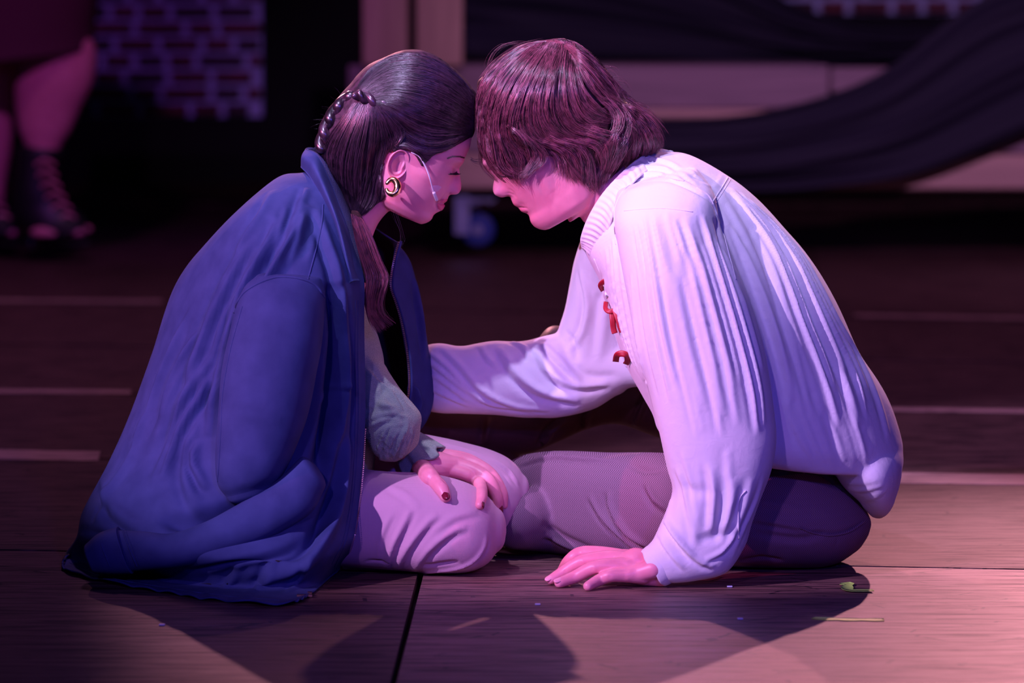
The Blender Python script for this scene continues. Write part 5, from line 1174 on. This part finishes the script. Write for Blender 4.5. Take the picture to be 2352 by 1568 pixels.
# belt and its loop
bp = [(1700, 1095, -.165), (1750, 1098, -.17), (1800, 1096, -.172), (1850, 1094, -.168), (1900, 1112, -.15), (1950, 1146, -.11), (1985, 1172, -.05)]
bp = [(1700, 1096), (1750, 1092), (1800, 1088), (1850, 1084), (1885, 1092), (1920, 1115), (1955, 1142), (1984, 1168)]
Bc = on(tp2, bp, 60) - [0, .004, 0]; g = [[c + np.array([0, 0, dz]) for dz in (.014, .004, -.004, -.014)] for c in Bc]
V_ = np.array(g).reshape(-1, 3); Fb = gridfaces(60, 4)
if normals(V_, Fb)[30][1] > 0: Fb = Fb[:, ::-1]
bo = obj('belt', solidify(V_, Fb, 60, 4, .003), M['belt'], man)
obj('belt_loop', bevel_box(np.array(W(1842, 1092, Bc[31][1] - .006)), (.011, .003, .046), .001), M['herring'], man, smooth=False)
# ================================================================== the figure standing upstage at the left
YB = 7.15
g3 = empty('person', (0, 0, 0), label='legs of a standing person in a dark red skirt and black lace-up heeled boots', cat='person')
leg1 = loft([(30, -160, 190, -140, YB, .10), (38, 60, 200, 50, YB, .10), (38, 128, 221, 118, YB, .095), (34, 190, 214, 190, YB, .09), (36, 250, 186, 250, YB, .075), (44, 300, 164, 300, YB, .062), (60, 345, 138, 345, YB, .048), (62, 420, 125, 420, YB, .045), (60, 500, 130, 490, YB, .05), (70, 540, 195, 530, YB - .04, .05)], 60, 40)
leg2 = loft([(-170, -160, 30, -140, YB + .2, .10), (-150, 60, 50, 40, YB + .2, .10), (-110, 220, 30, 240, YB + .2, .08), (-90, 330, 28, 330, YB + .2, .07), (-80, 440, 10, 450, YB + .2, .05), (-80, 530, 20, 520, YB + .2, .05)], 50, 40)
pelv = loft([(-160, -420, 210, -420, YB + .05, .13), (-190, -260, 240, -240, YB + .05, .15), (-170, -120, 240, -100, YB + .05, .12)], 20, 40)
obj('body', remesh(join(leg1, leg2, pelv), .008, 2), M['skin'], g3)
sk = loft([(-160, -460, 200, -460, YB + .05, .14), (-200, -250, 240, -250, YB + .05, .19), (-230, -50, 236, -60, YB + .05, .22), (-260, 150, 222, 62, YB + .05, .23), (-270, 172, 224, 114, YB + .05, .235)], 40, 90, 2.2, 0, 0)
skv = sk[0]; skv = wrinkle(skv, normals(*sk), 16, 14, (1, 1, .15), 2, 3)
obj('skirt', (skv, sk[1]), M['skirt'], g3)
def boot(dx, Y, lab=None):
    sh_ = loft([(40 + dx, 340, 150 + dx, 352, Y, .055), (34 + dx, 400, 128 + dx, 400, Y, .055), (28 + dx, 450, 138 + dx, 440, Y, .056), (30 + dx, 490, 158 + dx, 462, Y, .056), (60 + dx, 528, 186 + dx, 492, Y - .02, .05), (110 + dx, 552, 200 + dx, 512, Y - .05, .045)], 40, 30)
    bo_ = obj('boot', join(sh_), M['belt'], g3)
    obj('heel', loft([(50 + dx, 500, 90 + dx, 505, Y, .02), (58 + dx, 540, 82 + dx, 540, Y, .014), (56 + dx, 566, 84 + dx, 566, Y, .016)], 12, 16), M['belt'], bo_)
    obj('sole', loft([(88 + dx, 548, 92 + dx, 562, Y, .035), (150 + dx, 552, 150 + dx, 566, Y - .03, .045), (205 + dx, 550, 205 + dx, 564, Y - .05, .03)], 12, 20), M['belt'], bo_)
    for k in range(6):
        px_, py_ = 100 + dx + (k ** 1.5) * 4.6, 372 + k * 25
        obj('lace', tube([W(px_ - 16, py_ + 6, Y - .052), W(px_ + 4, py_ - 4, Y - .062), W(px_ + 24, py_ + 6, Y - .045)], .0065, 8, 14), M['skin'], bo_)
    obj('toes', join(*[ellipsoid(W(178 + dx + 5 * k, 534 - 2 * k, Y - .075 + .02 * k), .02, .011, .012, 10) for k in range(5)]), M['skin'], bo_)
boot(0, YB); boot(-150, YB + .2)
# ================================================================== small things on the floor
def ftape(pts, wd, name, m_, z=.0012, **k):
    P_ = np.array([FL(x, y, z) for x, y in pts]); Q = arc(P_, 26); T = np.gradient(Q, axis=0); T /= np.linalg.norm(T, axis=1)[:, None]; S = np.cross([0, 0, 1.], T)
    ww = wd * (.8 + .35 * np.abs(np.sin(np.linspace(0, 9, 26)))) ; V = np.stack([Q - S * ww[:, None], Q - [0, 0, -.0006], Q + S * ww[:, None]], 1).reshape(-1, 3)
    return obj(name, solidify(V, gridfaces(26, 3)[:, ::-1], 26, 3, .0006), m_, **k)
ftape([(1868, 1418), (1900, 1420), (1960, 1421.5), (2030, 1422)], .011, 'tape_strip', M['tape'], label='straight strip of bright green tape on the boards, nearest the camera', cat='tape')
ftape([(1938, 1342), (1948, 1338), (1946, 1348), (1952, 1354), (1980, 1355), (2005, 1354.5)], .008, 'tape_strip', M['tape'], z=.003, label='curled torn scrap of green tape beside the seated figure', cat='tape')
for i, (x, y) in enumerate([(1676, 1346), (1700, 1420), (372, 1434), (1235, 1387)]):
    s_ = .004
    obj('paper_speck', bevel_box(FL(x, y, .0012), (.008, .01, .0016), .0005), M['scrap'], label=['tiny pale speck on the board below the white cuff', 'tiny pale scrap left of the straight green tape', 'tiny speck on the dark board under the jacket hem', 'tiny speck on the bright board left of the hand shadow'][i], cat='speck', smooth=False)
